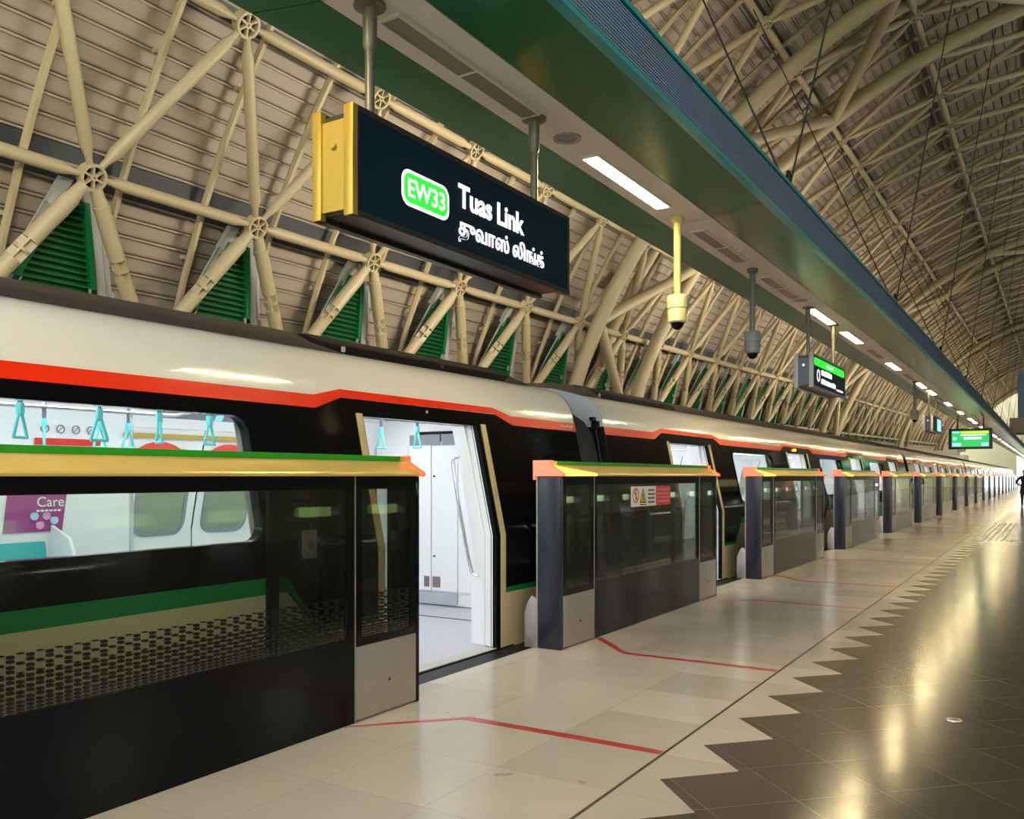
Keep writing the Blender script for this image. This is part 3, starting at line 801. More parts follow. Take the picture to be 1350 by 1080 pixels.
# ------------------------------------------------------------------ train
CARL=23.48; Y1=8.40
DC=[2.95+PER*i for i in range(4)]
XM=-5.55
def bx(z):
    return -4.0 if z<=.95 else -4.0-.25*(z-.95)/1.13
def skin(mb,ya,yb,holes,m=0,inset=0.,zlo=-1.0,zhi=2.08,rev=.0,mirror=False):
    ycuts=sorted({ya,yb}|{h[0] for h in holes}|{h[1] for h in holes})
    zcuts=sorted({zlo,zhi,.95}|{h[2] for h in holes}|{h[3] for h in holes})
    X=lambda z: (bx(z)-inset) if not mirror else (2*XM-bx(z)+inset)
    for a,b in zip(ycuts,ycuts[1:]):
        for c,d in zip(zcuts,zcuts[1:]):
            yc,zc_=(a+b)/2,(c+d)/2
            if any(h[0]<yc<h[1] and h[2]<zc_<h[3] for h in holes): continue
            mb.face([(X(c),a,c),(X(c),b,c),(X(d),b,d),(X(d),a,d)],m)
    if rev:
        for (h0,h1,z0,z1) in holes:
            zz=[z0]+([.95] if z0<.95<z1 else [])+[z1]
            for c,d in zip(zz,zz[1:]):
                for yy in (h0,h1): mb.face([(X(c),yy,c),(X(d),yy,d),(X(d)-rev,yy,d),(X(c)-rev,yy,c)],m)
            mb.face([(X(z1),h0,z1),(X(z1),h1,z1),(X(z1)-rev,h1,z1),(X(z1)-rev,h0,z1)],m)
            mb.face([(X(z0),h0,z0),(X(z0),h1,z0),(X(z0)-rev,h1,z0),(X(z0)-rev,h0,z0)],m)
EA,EB=.35,CARL-.35
DH=[(c-.725,c+.725,-.02,1.88) for c in DC]
WN=[(DC[i]+PER/2-1.14,DC[i]+PER/2+1.14,1.05,1.83) for i in range(3)]
def band(mb,segs,off,zsub=None):
    for (a,lo0,hi0),(b,lo1,hi1) in zip(segs,segs[1:]):
        f=lambda y_,z: (bx(z)+off,y_,z)
        mb.face([f(a,lo0),f(b,lo1),f(b,hi1),f(a,hi0)])
def red_segs():
    s=[(EA,1.91,2.0)]
    for c in DC:
        s+=[(c-1.20,1.91,2.0),(c-1.02,1.97,2.055),(c-.93,2.0,2.06),(c+1.03,2.0,2.06),(c+1.10,1.985,2.055),(c+1.32,1.915,2.0)] if False else \
           [(c-1.20,1.91,2.0),(c-.93,2.0,2.06),(c+1.03,2.005,2.06),(c+1.32,1.915,2.0)]
    s.append((EB,1.91,2.0)); return s
def skirt_segs(gap,gap2):
    top=lambda y_: .45 if (y_<DC[0] or y_>DC[-1]) else min(.74, max(.45,.45+.29*(min(abs(y_-c) for c in DC)-1.38)/.28))
    runs=[]; prev=EA
    for c in DC+[None]:
        e=(c-gap) if c else EB
        runs.append((prev,e)); 
        if c: prev=c+gap2
    return runs,top
def car_meshes():
    d={}
    mb=MB(); skin(mb,EA,EB,DH+WN,zhi=2.0,rev=.06); d['side_panel']=mb.mesh('side_panel',BLACK)
    mb=MB(); band(mb,red_segs(),.004); d['red_stripe']=mb.mesh('red_stripe',REDP)
    g,s=MB(),MB()
    runs,top=skirt_segs(.80,.86)
    for a,b in runs:
        cuts=sorted({a,b}|{c+o_ for c in DC for o_ in (-1.66,-1.38,1.38,1.66) if a<c+o_<b})
        sg=[(y_,-.95,top(y_)) for y_ in cuts]; band(s,sg,.003)
        gg=[(y_,top(y_),top(y_)+(.10 if top(y_)>.7 else .045)) for y_ in cuts]; band(g,gg,.004)
    d['skirt']=s.mesh('lower_panel',GOLDP); d['green_stripe']=g.mesh('green_stripe',GREENP)
    # door surround strips
    d['door_trim']=[]
    for a,b in ((-.80,-.737),(.79,.86)):
        mb=MB()
        for c,e in ((-.02,.95),(.95,1.90)):
            q=[(bx(c)+.008,a,c),(bx(c)+.008,b,c),(bx(e)+.008,b,e),(bx(e)+.008,a,e)]
            mb.face(q); 
            for y_ in (a,b): mb.face([(bx(c)+.008,y_,c),(bx(c)-.01,y_,c),(bx(e)-.01,y_,e),(bx(e)+.008,y_,e)])
        d['door_trim'].append(mb.mesh('door_frame',GOLDP))
    mb=MB().box(-4.13,-4.0,-.722,.722,-.07,-.004); d['sill']=mb.mesh('door_sill',FLASH)
    mb=MB().box(-4.0,-3.985,-.98,.98,-.30,-.01); d['sillb']=mb.mesh('sill_edge',BLACKM)
    # window frame ring with rounded inside
    mb=MB(); y0,y1,z0,z1=-1.14,1.14,1.05,1.83
    outer=rrect(y0-.03,y1+.03,z0-.03,z1+.03,.02,8); inner=rrect(y0+.012,y1-.012,z0+.012,z1-.012,.11,8)
    n=len(outer); 
    for off,flip in ((.004,0),):
        base=len(mb.v); mb.v+=[(bx(z)+off,y_,z) for y_,z in outer]+[(bx(z)+off,y_,z) for y_,z in inner]+[(bx(z)-.07,y_,z) for y_,z in inner]
        for i in range(n):
            j=(i+1)%n
            mb.f.append((base+i,base+j,base+n+j,base+n+i)); mb.m.append(0)
            mb.f.append((base+n+i,base+n+j,base+2*n+j,base+2*n+i)); mb.m.append(0)
    d['window_frame']=mb.mesh('window_frame',BLACK)
    mb=MB(); 
    for (a,b,c,e) in ((-1.13,1.13,1.06,1.82),):
        n=len(mb.v); mb.v+=[(bx(c)-.02,a,c),(bx(c)-.02,b,c),(bx(e)-.02,b,e),(bx(e)-.02,a,e),(bx(c)-.028,a,c),(bx(c)-.028,b,c),(bx(e)-.028,b,e),(bx(e)-.028,a,e)]
        for f in ((0,1,2,3),(7,6,5,4),(0,4,5,1),(1,5,6,2),(2,6,7,3),(3,7,4,0)): mb.f.append(tuple(n+i for i in f)); mb.m.append(0)
    d['window_pane']=mb.mesh('window_pane',TRGL)
    # inner lining of near side
    mb=MB(); skin(mb,EA+.1,EB-.1,DH+WN,inset=.13,zlo=0,zhi=2.08); d['lining']=mb.mesh('inner_lining',INW)
    d['jamb']=[]
    for sg in (-1,1):  # white door jambs behind the skin
        mb=MB()
        for e,f in ((0,.95),(.95,1.88)):
            yy=sg*.722
            mb.face([(bx(e)-.04,yy,e),(bx(f)-.04,yy,f),(bx(f)-.30,yy+sg*.06,f),(bx(e)-.30,yy+sg*.06,e)])
            mb.face([(bx(e)-.04,yy,e),(bx(f)-.04,yy,f),(bx(f)-.04,yy+sg*.03,f),(bx(e)-.04,yy+sg*.03,e)])
        d['jamb'].append(mb.mesh('door_jamb',INW))
    # roof shell
    rp=[(-4.234,2.0),(-4.25,2.08),(-4.285,2.17),(-4.35,2.26),(-4.44,2.325),(-4.56,2.37),(-4.85,2.45),(-5.2,2.50),(-5.55,2.52)]
    full=rp+[(2*XM-x,z) for x,z in reversed(rp[:-1])]
    mb=MB(); n=len(full)
    mb.v+=[(x,EA,z) for x,z in full]+[(x,EB,z) for x,z in full]
    for i in range(n-1): mb.f.append((i,i+1,n+i+1,n+i)); mb.m.append(0)
    d['roof_shell']=mb.mesh('roof_shell',WHITEB,ang=50)
    fp=[(-4.555,2.372),(-4.60,2.43),(-4.74,2.50),(-4.95,2.555),(-5.2,2.585),(-5.55,2.60)]
    ff=fp+[(2*XM-x,z) for x,z in reversed(fp[:-1])]
    lowp=[(x,2.36) for x,z in reversed(ff)]
    def fair(a,b,sa,sb):
        mb=MB(); n=len(ff)
        def ringp(y_,k): return [(x,y_,2.365+(z-2.365)*k+ (0)) for x,z in ff]
        secs=[(a,.02),(a+sa,1),(b-sb,1),(b,.02)]
        for y_,k in secs: mb.v+=ringp(y_,k)
        for s_ in range(3):
            for i in range(n-1): mb.f.append((s_*n+i,s_*n+i+1,(s_+1)*n+i+1,(s_+1)*n+i)); mb.m.append(0)
        return mb.mesh('roof_fairing',ROOFD,ang=50)
    d['fairing']=[fair(3.4,20.2,.5,.5),fair(22.3,23.05,.25,.5),fair(.45,1.1,.4,.2)]
    mb=MB()
    mb.prism([(-4.60,2.37),(-4.66,2.46),(-4.86,2.545),(-5.55,2.56),(-6.24,2.545),(-6.5,2.37)],0,2.7)
    mb2=MB()
    mb2.box(-4.68,-4.63,1.45,1.49,2.41,2.45)
    mb3=MB()
    mb3.box(-4.615,-4.60,.15,.18,2.40,2.44)
    mb4=MB()
    for i in range(12): mb4.box(-4.90,-4.70,.04+.045*i,.06+.045*i,2.50,2.55)
    d['ac']=(mb.mesh('air_conditioner',BLACKM,.02),mb2.mesh('casing_bracket',DARK),mb3.mesh('fastener',FLASH),mb4.mesh('intake_grille',DARK))
    # near end hood (grey end wall seen past the previous car) with bellows
    def endcap(y_,m,name):
        mb=MB(); q=[(x,z) for x,z in full]; q=[(bx(-.95),-.95),(bx(.95),.95)]+q+[(2*XM-bx(.95),.95),(2*XM-bx(-.95),-.95)]
        inner=[(-4.75,-.6),(-4.75,1.95),(-6.35,1.95),(-6.35,-.6)]
        mb.prism(q,y_-.012,y_+.012); return mb.mesh(name,m)
    mb=MB().prism([(x,z) for x,z in full],EA-.012,EA+.012); d['end_near']=mb.mesh('end_hood',HOODG)
    mb=MB().prism([(bx(-.95),-.95),(bx(.95),.95),(bx(2.0),2.0),(2*XM-bx(2.0),2.0),(2*XM-bx(.95),.95),(2*XM-bx(-.95),-.95)],EA-.010,EA+.010); d['end_low']=mb.mesh('end_wall',BLACKM)
    d['end_far']=endcap(EB,BLACKM,'end_wall')
    mb=MB(); 
    prof=[]
    nr=9
    for i in range(nr*2+1):
        yy=-.36+.72*i/(nr*2); o_=.0 if i%2 else .035
        prof.append((yy,o_))
    bp=[(-4.13,-.6),(-4.13,.95),(-4.30,1.72),(-4.36,1.92),(-4.46,2.06),(-4.62,2.16),(-4.9,2.24),(-5.3,2.27)]; bp=bp+[(2*XM-x,z) for x,z in reversed(bp)]
    cx,cz=XM,.9; n=len(bp)
    for yy,o_ in prof:
        for x,z in bp:
            dx,dz=x-cx,z-cz; l=math.hypot(dx,dz); mb.v.append((x-dx/l*o_,yy,z-dz/l*o_))
    for i in range(len(prof)-1):
        for k in range(n-1): mb.f.append((i*n+k,i*n+k+1,(i+1)*n+k+1,(i+1)*n+k)); mb.m.append(0)
    d['bellows']=mb.mesh('gangway_bellows',RUBBER,ang=20)
    mb=MB(); mb.sweep([(-4.10,.30,.4),(-4.14,.30,1.0),(-4.30,.30,1.98)],.022,8); mb.box(-4.34,-4.27,.26,.33,1.98,2.06); mb.box(-4.33,-4.28,.19,.26,2.06,2.10); d['cable']=mb.mesh('end_cable',BLACKM)
    # interior
    d['floor']=MB().box(-7.0,-4.12,EA+.05,EB-.05,-.09,-.008).mesh('car_floor',INF)
    d['ceiling']=MB().prism([(-4.30,2.06),(-4.55,2.14),(-6.55,2.14),(-6.80,2.06),(-6.80,2.10),(-6.55,2.18),(-4.55,2.18),(-4.30,2.10)],EA+.05,EB-.05).mesh('car_ceiling',INW)
    d['light']=MB().box(-5.10,-4.92,EA+.4,EB-.4,2.125,2.139).mesh('light_strip',TRAINL)
    # far side wall and doors
    fh=[]
    mb=MB(); skin(mb,EA+.05,EB-.05,[(c-.74,c+.74,-.02,1.88) for c in DC],inset=.10,zlo=-.05,zhi=2.10,mirror=True); d['far_wall']=mb.mesh('far_wall',INW)
    mb=MB(); skin(mb,EA,EB,[],inset=0,mirror=True,zhi=2.0); d['far_skin']=mb.mesh('far_side_panel',BLACK)
    lf=MB(); g=MB(); wf=MB()
    Xf=lambda z,o_: 2*XM-bx(z)+.09+o_
    # one leaf, local y 0..0.735
    for c,e in ((-.02,.95),(.95,1.88)):
        lf.face([(Xf(c,0),.008,c),(Xf(c,0),.735,c),(Xf(e,0),.735,e),(Xf(e,0),.008,e)])
    lf.face([(Xf(-.02,0),.008,-.02),(Xf(.95,0),.008,.95),(Xf(.95,-.05),.008,.95),(Xf(-.02,-.05),.008,-.02)])
    d['leaf']=lf.mesh('far_door_leaf',INW)
    wo=rrect(.09,.645,.90,1.70,.13,6); wi=rrect(.125,.61,.935,1.665,.11,6); n=len(wo); base=len(wf.v)
    wf.v+=[(Xf(z,.012),y_,z) for y_,z in wo]+[(Xf(z,.012),y_,z) for y_,z in wi]+[(Xf(z,0),y_,z) for y_,z in wo]
    for i in range(n):
        j=(i+1)%n; wf.f.append((base+i,base+j,base+n+j,base+n+i)); wf.m.append(0); wf.f.append((base+i,base+j,base+2*n+j,base+2*n+i)); wf.m.append(0)
    d['leaf_seal']=wf.mesh('window_seal',INGREY)
    g.face([(Xf(z,.006),y_,z) for y_,z in wi]); d['leaf_glass']=g.mesh('leaf_window',FARGL)
    mb=MB()
    for c in DC: mb.box(2*XM+4.11+.095,2*XM+4.11+.11,c-.012,c+.012,0,1.88)
    # seats between doors on the far side
    mb=MB(); mb2=MB()
    xb=2*XM+4.10
    mb.prism([(xb+.02,.42),(xb+.46,.45),(xb+.46,.40),(xb+.02,.36)],-1.5,1.5)
    mb.prism([(xb+.01,.42),(xb+.10,.42),(xb+.02,.92),(xb-.03,.92)],-1.5,1.5)
    d['seat']=mb.mesh('bench_seat',SEATT,.02)
    mb2.box(xb,xb+.42,-1.45,1.45,0,.36); d['seat_base']=mb2.mesh('seat_base',FLASH)
    dr=MB().prism([(xb-.02,.0),(xb+.48,.0),(xb+.48,.55),(xb+.30,.95),(xb+.05,1.05)],0,.03); d['draft']=dr.mesh('seat_screen',INW,.004)
    ew=MB().box(-6.80,-4.31,-.02,.02,0,2.10); d['inner_end']=ew.mesh('inner_end_wall',INW)
    rails=MB()
    for x in (-4.95,-6.15):
        rails.sweep([(x,-2.3,2.10),(x,-2.25,1.98),(x,-2.1,1.95),(x,2.1,1.95),(x,2.25,1.98),(x,2.3,2.10)],.016,8)
        for yy in (-1,1): rails.sweep([(x,yy,1.95),(x,yy,2.13)],.012,6)
    d['rail']=rails.mesh('grab_rail',CHROME)
    po=MB().sweep([(-6.3,0,0),(-6.3,0,2.13)],.018,8); d['pole']=po.mesh('stanchion_pole',CHROME)
    # strap
    sl=MB(); sl.box(-.014,.014,-.004,.004,-.10,.03); d['strap']=sl.mesh('hand_strap',STRAPG)
    hd=MB(); hd.box(-.018,.018,-.016,.016,-.155,-.09)
    for a,b in (((0,-.012,-.15),(0,-.052,-.285)),((0,.012,-.15),(0,.052,-.285)),((0,-.055,-.285),(0,.055,-.285))):
        hd.sweep([a,b],.010,8)
    d['handle']=hd.mesh('handle',STRAPC,.003)
    gh=MB().sweep([(-4.36,0,1.62),(-4.42,0,1.60),(-4.42,0,1.55),(-4.36,0,1.2),(-4.26,.0,.75),(-4.22,.0,.62),(-4.16,.0,.60)],.016,8); d['grab']=gh.mesh('door_grab_rail',CHROME)
    lk=MB().box(bx(1)+.004,bx(1)+.014,-.06,.06,.93,1.11); d['lockplate']=lk.mesh('lock_plate',BEIGE,.003)
    lc=MB().lathe([(0,.0),(.03,.0),(.033,.006),(.02,.010),(0,.006)],14,c=(bx(1)+.014,0,1.02),axis='x'); d['lockknob']=lc.mesh('lock_knob',M('lock_brass',(.35,.24,.08),.3,metal=.8))
    return d
K=car_meshes()
CLAB=['nearest train car with straps and purple poster inside, cut by left edge',
      'second train car, beyond the dark bellows past the open door','third train car from the camera','fourth train car from the camera',
      'fifth train car from the camera','farthest train car, at the front end of the train']
def car(i):
    o=thing('train_car',CLAB[i],'train car',(0,Y1+CARL*(i-1),0),'cars of the waiting train')
    for nm in ('side_panel','red_stripe','green_stripe','roof_shell','far_wall'): 
        obj(nm,K[nm],o)
    obj('lower_panel',K['skirt'],o); obj('inner_lining',K['lining'],o); obj('far_side_panel',K['far_skin'],o)
    for f in K['fairing']: obj('roof_fairing',f,o)
    for yy in (.85,19.9):
        a=obj('air_conditioner',K['ac'][0],o,loc=(0,yy,0))
        for nm,me in zip(('casing_bracket','fastener'),K['ac'][1:3]): obj(nm,me,a)
    if i: obj('gangway_bellows',K['bellows'],o); obj('end_cable',K['cable'],o)
    obj('end_hood',K['end_near'],o); obj('end_wall',K['end_low'],o); obj('end_wall',K['end_far'],o)
    for c in DC:
        for q in K['jamb']: obj('door_jamb',q,o,loc=(0,c,0))
        [obj('door_frame',q,o,loc=(0,c,0)) for q in K['door_trim']]; s=obj('door_sill',K['sill'],o,loc=(0,c,0)); obj('sill_edge',K['sillb'],s)
        l=obj('far_door_leaf',K['leaf'],o,loc=(0,c,0)); obj('window_seal',K['leaf_seal'],l); obj('leaf_window',K['leaf_glass'],l)
        l=obj('far_door_leaf',K['leaf'],o,loc=(0,c-.743,0)); obj('window_seal',K['leaf_seal'],l); obj('leaf_window',K['leaf_glass'],l)
    obj('car_floor',K['floor'],o); obj('car_ceiling',K['ceiling'],o)
    obj('light_strip',K['light'],o); obj('light_strip',K['light'],o,loc=(-1.08,0,0))
    obj('inner_end_wall',K['inner_end'],o,loc=(0,EB-.10,0)); obj('inner_end_wall',K['inner_end'],o,loc=(0,EA+.10,0))
    for w in WN:
        c=(w[0]+w[1])/2
        f=obj('window_frame',K['window_frame'],o,loc=(0,c,0)); obj('window_pane',K['window_pane'],f)
        if i<3:
            s=obj('bench_seat',K['seat'],o,loc=(0,c,0)); obj('seat_base',K['seat_base'],s)
            for yy in (-1.55,1.52): obj('seat_screen',K['draft'],o,loc=(0,c+yy,0))
            obj('grab_rail',K['rail'],o,loc=(0,c,0))
    return o
cars=[car(i) for i in range(6)]
c0=cars[0]
# details that show only in the nearest car
YB=c0.location.y
def L0(y): return y-YB
def strap(x,y,rot=0,ztop=1.955):
    s=obj('hand_strap',K['strap'],c0,loc=(x,L0(y),ztop)); s.rotation_euler=(0,0,R(rot)); obj('handle',K['handle'],s); 
    return s
for x,y,r in ((-4.95,2.72,20),(-4.95,3.20,-10),(-6.15,3.98,0),(-6.15,4.22,0),(-4.95,3.62,75),(-4.95,4.02,10),(-4.95,2.28,30),(-6.15,3.55,60)):
    strap(x,y,r)
for x,y,r in ((-5.35,6.30,85),(-5.0,6.40,80),(-5.55,5.0,70)):
    strap(x,y,r,2.0)
for y in (2.6,4.35): obj('stanchion_pole',K['pole'],c0,loc=(0,L0(y),0))
obj('door_grab_rail',K['grab'],c0,loc=(0,L0(6.16),0))
p=obj('lock_plate',K['lockplate'],c0,loc=(0,L0(4.02),0)); obj('lock_knob',K['lockknob'],p)
xw=2*XM+4.12
def wallbox(name,y0,y1,z0,z1,mat,off=0,th=.006,parent=None):
    xx=lambda z: 2*XM-bx(z)+.10+off+.004
    mb=MB(); n=len(mb.v)
    mb.v+=[(xx(z0),y0,z0),(xx(z0),y1,z0),(xx(z1),y1,z1),(xx(z1),y0,z1)]+[(xx(z0)+th,y0,z0),(xx(z0)+th,y1,z0),(xx(z1)+th,y1,z1),(xx(z1)+th,y0,z1)]
    for f in ((4,5,6,7),(0,1,5,4),(1,2,6,5),(2,3,7,6),(3,0,4,7)): mb.f.append(tuple(n+i for i in f)); mb.m.append(0)
    return mb.build(name,mat,parent or c0)
# poster (purple)
pz=wallbox('poster',L0(3.70),L0(4.18),1.0,1.58,PURP)
pz['label']='purple poster reading You Care'
FXW=lambda y,z,o_=.012: Matrix(((0,0,1,2*XM-bx(z)+.10+o_),(1,0,0,L0(y)),(0,1,0,z),(0,0,0,1)))
text('poster_text','Care',.115,WPAINT,pz,FXW(3.93,1.205,.028))
text('poster_text','You',.10,WPAINT,pz,FXW(4.0,1.315,.036))
mb=MB()
for q in range(6): mb.box(2*XM-bx(1.25)+.115,2*XM-bx(1.25)+.118,L0(3.93+.035*q),L0(3.955+.035*q),1.165,1.18)
mb.build('poster_line',WPAINT,pz)
for y_,z_,m_ in ((3.93,1.13,PBLUE),(4.03,1.13,PPINK),(4.10,1.09,PBLUE),(3.985,1.055,PPINK)):
    MB().lathe([(0,.0),(.034,.0),(.034,.004),(0,.004)],14,c=(2*XM-bx(z_)+.112,L0(y_),z_),axis='x').build('poster_dot',m_,pz)
# prohibition stickers and red strip above the poster
st=wallbox('notice_strip',L0(3.86),L0(4.42),1.70,1.755,REDS)
for q in range(4):
    z_=1.83; MB().lathe([(.028,0),(.028,.003),(.036,.003),(.036,0)],16,c=(2*XM-bx(z_)+.106,L0(3.93+.13*q),z_),axis='x',closed=True).build('prohibition_ring',BROWN,c0)
    a=MB(); x_=2*XM-bx(z_)+.106; a.prism([(L0(3.93+.13*q)-.022,z_-.018),(L0(3.93+.13*q)-.018,z_-.022),(L0(3.93+.13*q)+.022,z_+.018),(L0(3.93+.13*q)+.018,z_+.022)],x_,x_+.003,axis='x'); a.build('prohibition_bar',BROWN,c0)
# mustard strip and red half-oval notices at the far door heads
wallbox('mustard_strip',L0(4.62),L0(6.3),1.79,1.83,MUST,off=.012)
for yc,w in ((5.0,.30),(5.78,.30)):
    n_=[]; 
    for i in range(13):
        a=math.pi*i/12; n_.append((L0(yc)+w*math.cos(a),1.56+.20*math.sin(a)))
    xx=2*XM-bx(1.6)+.135
    b=MB().prism(n_,xx,xx+.004,axis='x').build('door_notice',REDS,c0)
    mb=MB()
    for q in range(7): mb.box(xx+.004,xx+.0055,L0(yc-.16+.05*q),L0(yc-.16+.05*q+.03),1.60,1.62); mb.box(xx+.004,xx+.0055,L0(yc-.14+.045*q),L0(yc-.14+.045*q+.035),1.65,1.66)
    mb.build('notice_line',WPAINT,b)
for yc in (4.78,5.95):
    wallbox('door_sticker',L0(yc),L0(yc+.10),1.36,1.46,WPAINT,off=.02)
# black route display above the far door
b=MB(); xx=-6.62; b.prism([(-6.86,1.92),(-6.70,2.12),(-6.66,2.12),(-6.83,1.90)],L0(4.98),L0(6.25)); rd=b.build('route_display',INGREY,c0)
MB().prism([(-6.795,1.955),(-6.735,2.03),(-6.73,2.027),(-6.79,1.952)],L0(5.55),L0(5.64)).build('display_glow',ELBLUE,rd)
# end wall furniture seen through the open door
ye=L0(8.02)
def ebox(name,x0,x1,z0,z1,mat,d=.008,parent=None):
    yf=EB-.12
    return MB().box(x0,x1,yf-d,yf+.001,z0,z1).build(name,mat,parent or c0,bevel=0)
eb=ebox('equipment_cabinet',-6.28,-5.98,.16,1.84,INW,.03)
ebox('cabinet_door',-5.97,-5.62,.16,1.84,INW,.024); ebox('cabinet_door',-5.60,-5.32,.16,1.90,INW,.024)
ebox('cabinet_door',-6.62,-6.32,.16,1.80,INW,.02)
ebox('grey_panel',-6.28,-5.85,1.80,1.92,INGREY,.034); ebox('grey_panel',-5.83,-5.34,1.80,1.92,INGREY,.034)
ebox('head_gap',-6.2,-4.9,1.925,1.955,BLACKM,.03)
ebox('kick_strip',-6.9,-5.62,.02,.14,M('kick_lavender',(.46,.48,.55),.5),.035)
for x0,x1 in ((-6.07,-6.0),(-5.95,-5.85)): ebox('kick_patch',x0,x1,.20,.32,BROWN,.036)
for z_ in (.55,1.45): MB().lathe([(0,0),(.012,0),(.012,-.01),(0,-.01)],10,c=(-5.93,EB-.145,z_),axis='y').build('cabinet_lock',DARK,c0)
ebox('lower_guard',-5.30,-4.6,.02,.22,FLASH,.03)
MB().box(-7.0,-4.1,L0(7.25),L0(7.27),-.008,-.004).build('floor_joint',BLKS,c0)
t=text('car_number','11064',.085,BLKS,c0,FY(-5.40,L0(6.35),2.03)); 
MB().box(-5.45,-4.95,L0(6.36),L0(6.40),2.02,2.13).build('header_panel',INW,c0)
MB().box(-5.40,-5.05,L0(6.34),L0(6.36),2.10,2.12).build('led_line',ELAMB,c0)
# red operator lettering near the car end
text('side_text','Smart',.05,M('side_text_pink',(.85,.45,.40),.4),c0,Matrix(((0,-.22,.97,bx(1.95)+.012),(1,0,0,L0(7.72)),(0,.97,.22,1.945),(0,0,0,1)))) if False else None
mb=MB()
for q in range(6): mb.box(bx(1.95)+.004,bx(1.95)+.010,L0(7.72+.045*q),L0(7.75+.045*q),1.945,1.965+.012*(q%2))
for q in range(9): mb.box(bx(1.92)+.004,bx(1.92)+.010,L0(7.66+.035*q),L0(7.685+.035*q),1.922,1.930)
mb.build('side_lettering',M('side_text_pink',(.85,.45,.40),.4),c0)
for i,cc in enumerate(cars[:3]):
    for y in (4.6,7.2,20.6,16.2):
        MB().lathe([(0,0),(.012,0),(.012,.006),(0,.008)],8,c=(bx(1.96)+.004,y-(.0),1.96),axis='x').build('stripe_rivet',BEIGE,cc)
for cc in cars[1:4]:
    MB().box(bx(1.95)+.004,bx(1.95)+.03,8.6,8.72,1.93,1.97).build('side_indicator',ORANGE,cc,bevel=.004)

# ------------------------------------------------------------------ far end: bridge, tower, end wall, person
mb=MB().box(-2.5,8,0,4,0,1.0); o=mb.build('footbridge',M('cream_concrete',(.55,.47,.33),.6),loc=(0,68,4.4)); tag(o,'cream concrete footbridge crossing above the platform at the far end','footbridge')
mb=MB().box(-2.02,5,0,3,0,3.2); o=mb.build('lift_shaft',M('lift_blue',(.22,.32,.50),.35),loc=(0,68.2,5.4)); tag(o,'blue-grey lift tower standing on the far footbridge','lift tower')
mb=MB().box(-13,-4.2,0,.5,-1.2,16).box(1.2,15,0,.5,-1.2,16).box(-4.2,1.2,0,.5,4.4,16); o=mb.build('wall_end',M('end_wall_cream',(.60,.50,.30),.7),loc=(0,YF+6,0)); tag(o,'cream end wall with a bright opening at the far end of the platform','wall',kind='structure')
def person():
    o=thing('person','person in a dark coat standing on the far platform, cut by right edge','person',(-1.13,48,0))
    J={'pel':((0,0,.95),.15),'waist':((0,0,1.1),.145),'chest':((0,0,1.30),.17),'neck':((0,0,1.46),.06),'head0':((0,0,1.55),.075),'head1':((0,0,1.66),.095),'head2':((0,0,1.74),.06),
       'shl':((-.19,0,1.40),.07),'ell':((-.36,.05,1.16),.055),'wrl':((-.20,-.16,1.02),.04),'hal':((-.14,-.2,1.0),.035),
       'shr':((.19,0,1.40),.07),'elr':((.27,.03,1.12),.055),'wrr':((.26,-.05,.86),.04),'har':((.26,-.06,.77),.035),
       'hpl':((-.10,0,.90),.11),'knl':((-.11,-.02,.50),.075),'anl':((-.11,.02,.09),.05),'tol':((-.12,-.14,.04),.04),
       'hpr':((.10,0,.90),.11),'knr':((.11,-.04,.50),.075),'anr':((.11,.0,.09),.05),'tor':((.12,-.16,.04),.04)}
    E=[('pel','waist'),('waist','chest'),('chest','neck'),('neck','head0'),('head0','head1'),('head1','head2'),('chest','shl'),('shl','ell'),('ell','wrl'),('wrl','hal'),
       ('chest','shr'),('shr','elr'),('elr','wrr'),('wrr','har'),('pel','hpl'),('hpl','knl'),('knl','anl'),('anl','tol'),('pel','hpr'),('hpr','knr'),('knr','anr'),('anr','tor')]
    ks=list(J); me=bpy.data.meshes.new('body'); me.from_pydata([J[k][0] for k in ks],[(ks.index(a),ks.index(b)) for a,b in E],[])
    b=obj('body',me,o); sk=b.modifiers.new('skin','SKIN'); 
    for i,k in enumerate(ks): me.skin_vertices[0].data[i].radius=(J[k][1],J[k][1]*(.72 if k in('waist','chest','pel') else 1)); me.skin_vertices[0].data[i].use_root=(k=='pel')
    b.modifiers.new('sub','SUBSURF').levels=1; me.materials.append(COAT)
    MB().lathe([(0,1.78),(.06,1.77),(.10,1.71),(.105,1.64),(.09,1.58),(.07,1.60)],14,c=(0,.015,0)).build('hair',HAIR,o)
    MB().lathe([(0,-.02),(.05,-.02),(.075,.03),(.07,.10),(.03,.13),(0,.13)],14,c=(0,-.045,1.56)).build('face',SKIN,o)
    # coat skirt
    MB().lathe([(.165,1.10),(.185,.9),(.22,.62),(.20,.62),(.15,1.10)],16).build('coat_skirt',COAT,o)
person()

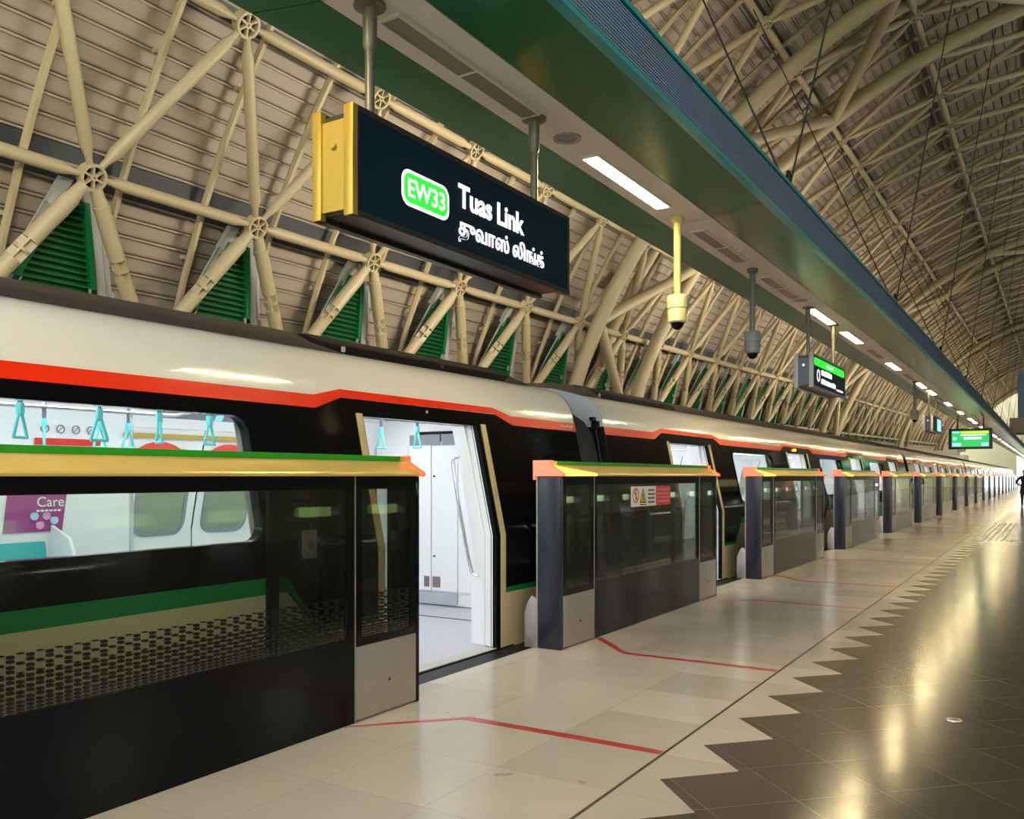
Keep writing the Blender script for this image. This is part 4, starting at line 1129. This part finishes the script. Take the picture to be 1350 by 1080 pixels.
# ------------------------------------------------------------------ light
W=bpy.data.worlds.new('world'); SC.world=W; W.use_nodes=True; nt=W.node_tree; bg=nt.nodes['Background']
tc=nt.nodes.new('ShaderNodeTexCoord'); sp=nt.nodes.new('ShaderNodeSeparateXYZ'); nt.links.new(tc.outputs['Generated'],sp.inputs[0])
rp=nt.nodes.new('ShaderNodeValToRGB'); nt.links.new(math_(nt,'MULTIPLY_ADD',sp.outputs['Z'],.5,.5),rp.inputs[0])
e=rp.color_ramp.elements; e[0].position=.40; e[0].color=(.05,.09,.03,1); e[1].position=.50; e[1].color=(.85,.92,1.0,1); e2=rp.color_ramp.elements.new(.455); e2.color=(.28,.48,.10,1); e3=rp.color_ramp.elements.new(.485); e3.color=(.32,.50,.16,1)
nt.links.new(rp.outputs[0],bg.inputs['Color']); bg.inputs['Strength'].default_value=2.0
def area(name,loc,rot,sx,sy,power,col):
    l=bpy.data.lights.new(name,'AREA'); l.shape='RECTANGLE'; l.size=sx; l.size_y=sy; l.energy=power; l.color=col
    o=bpy.data.objects.new(name,l); COL.objects.link(o); o.location=loc; o.rotation_euler=rot; return o
def aim(name,loc,d,sx,sy,power,col,spread=150):
    q=Vector(d).to_track_quat('-Z','Y').to_euler(); o=area(name,loc,q,sx,sy,power,col); o.data.spread=R(spread); return o
for i in range(12):
    yy=.5+11.0*i
    aim('wall_fill',(-3.0,yy,4.0),(-1,0,.42),3.0,.25,138,(1,.90,.74),140)  # unseen fill light added to brighten the left wall
    aim('roof_fill',(6.5,yy,4.3),(-.55,0,1),3.0,.25,72,(.93,.96,1),150)  # unseen fill light added to brighten the upper roof
SC.view_settings.view_transform='Standard'; SC.view_settings.look='None'; SC.view_settings.gamma=1; SC.view_settings.use_curve_mapping=False
SC.view_settings.exposure=0.92
SC.cycles.max_bounces=8; SC.cycles.transparent_max_bounces=24; SC.cycles.use_denoising=True
try: SC.cycles.denoiser='OPENIMAGEDENOISE'
except Exception: pass
SC.cycles.sample_clamp_indirect=6
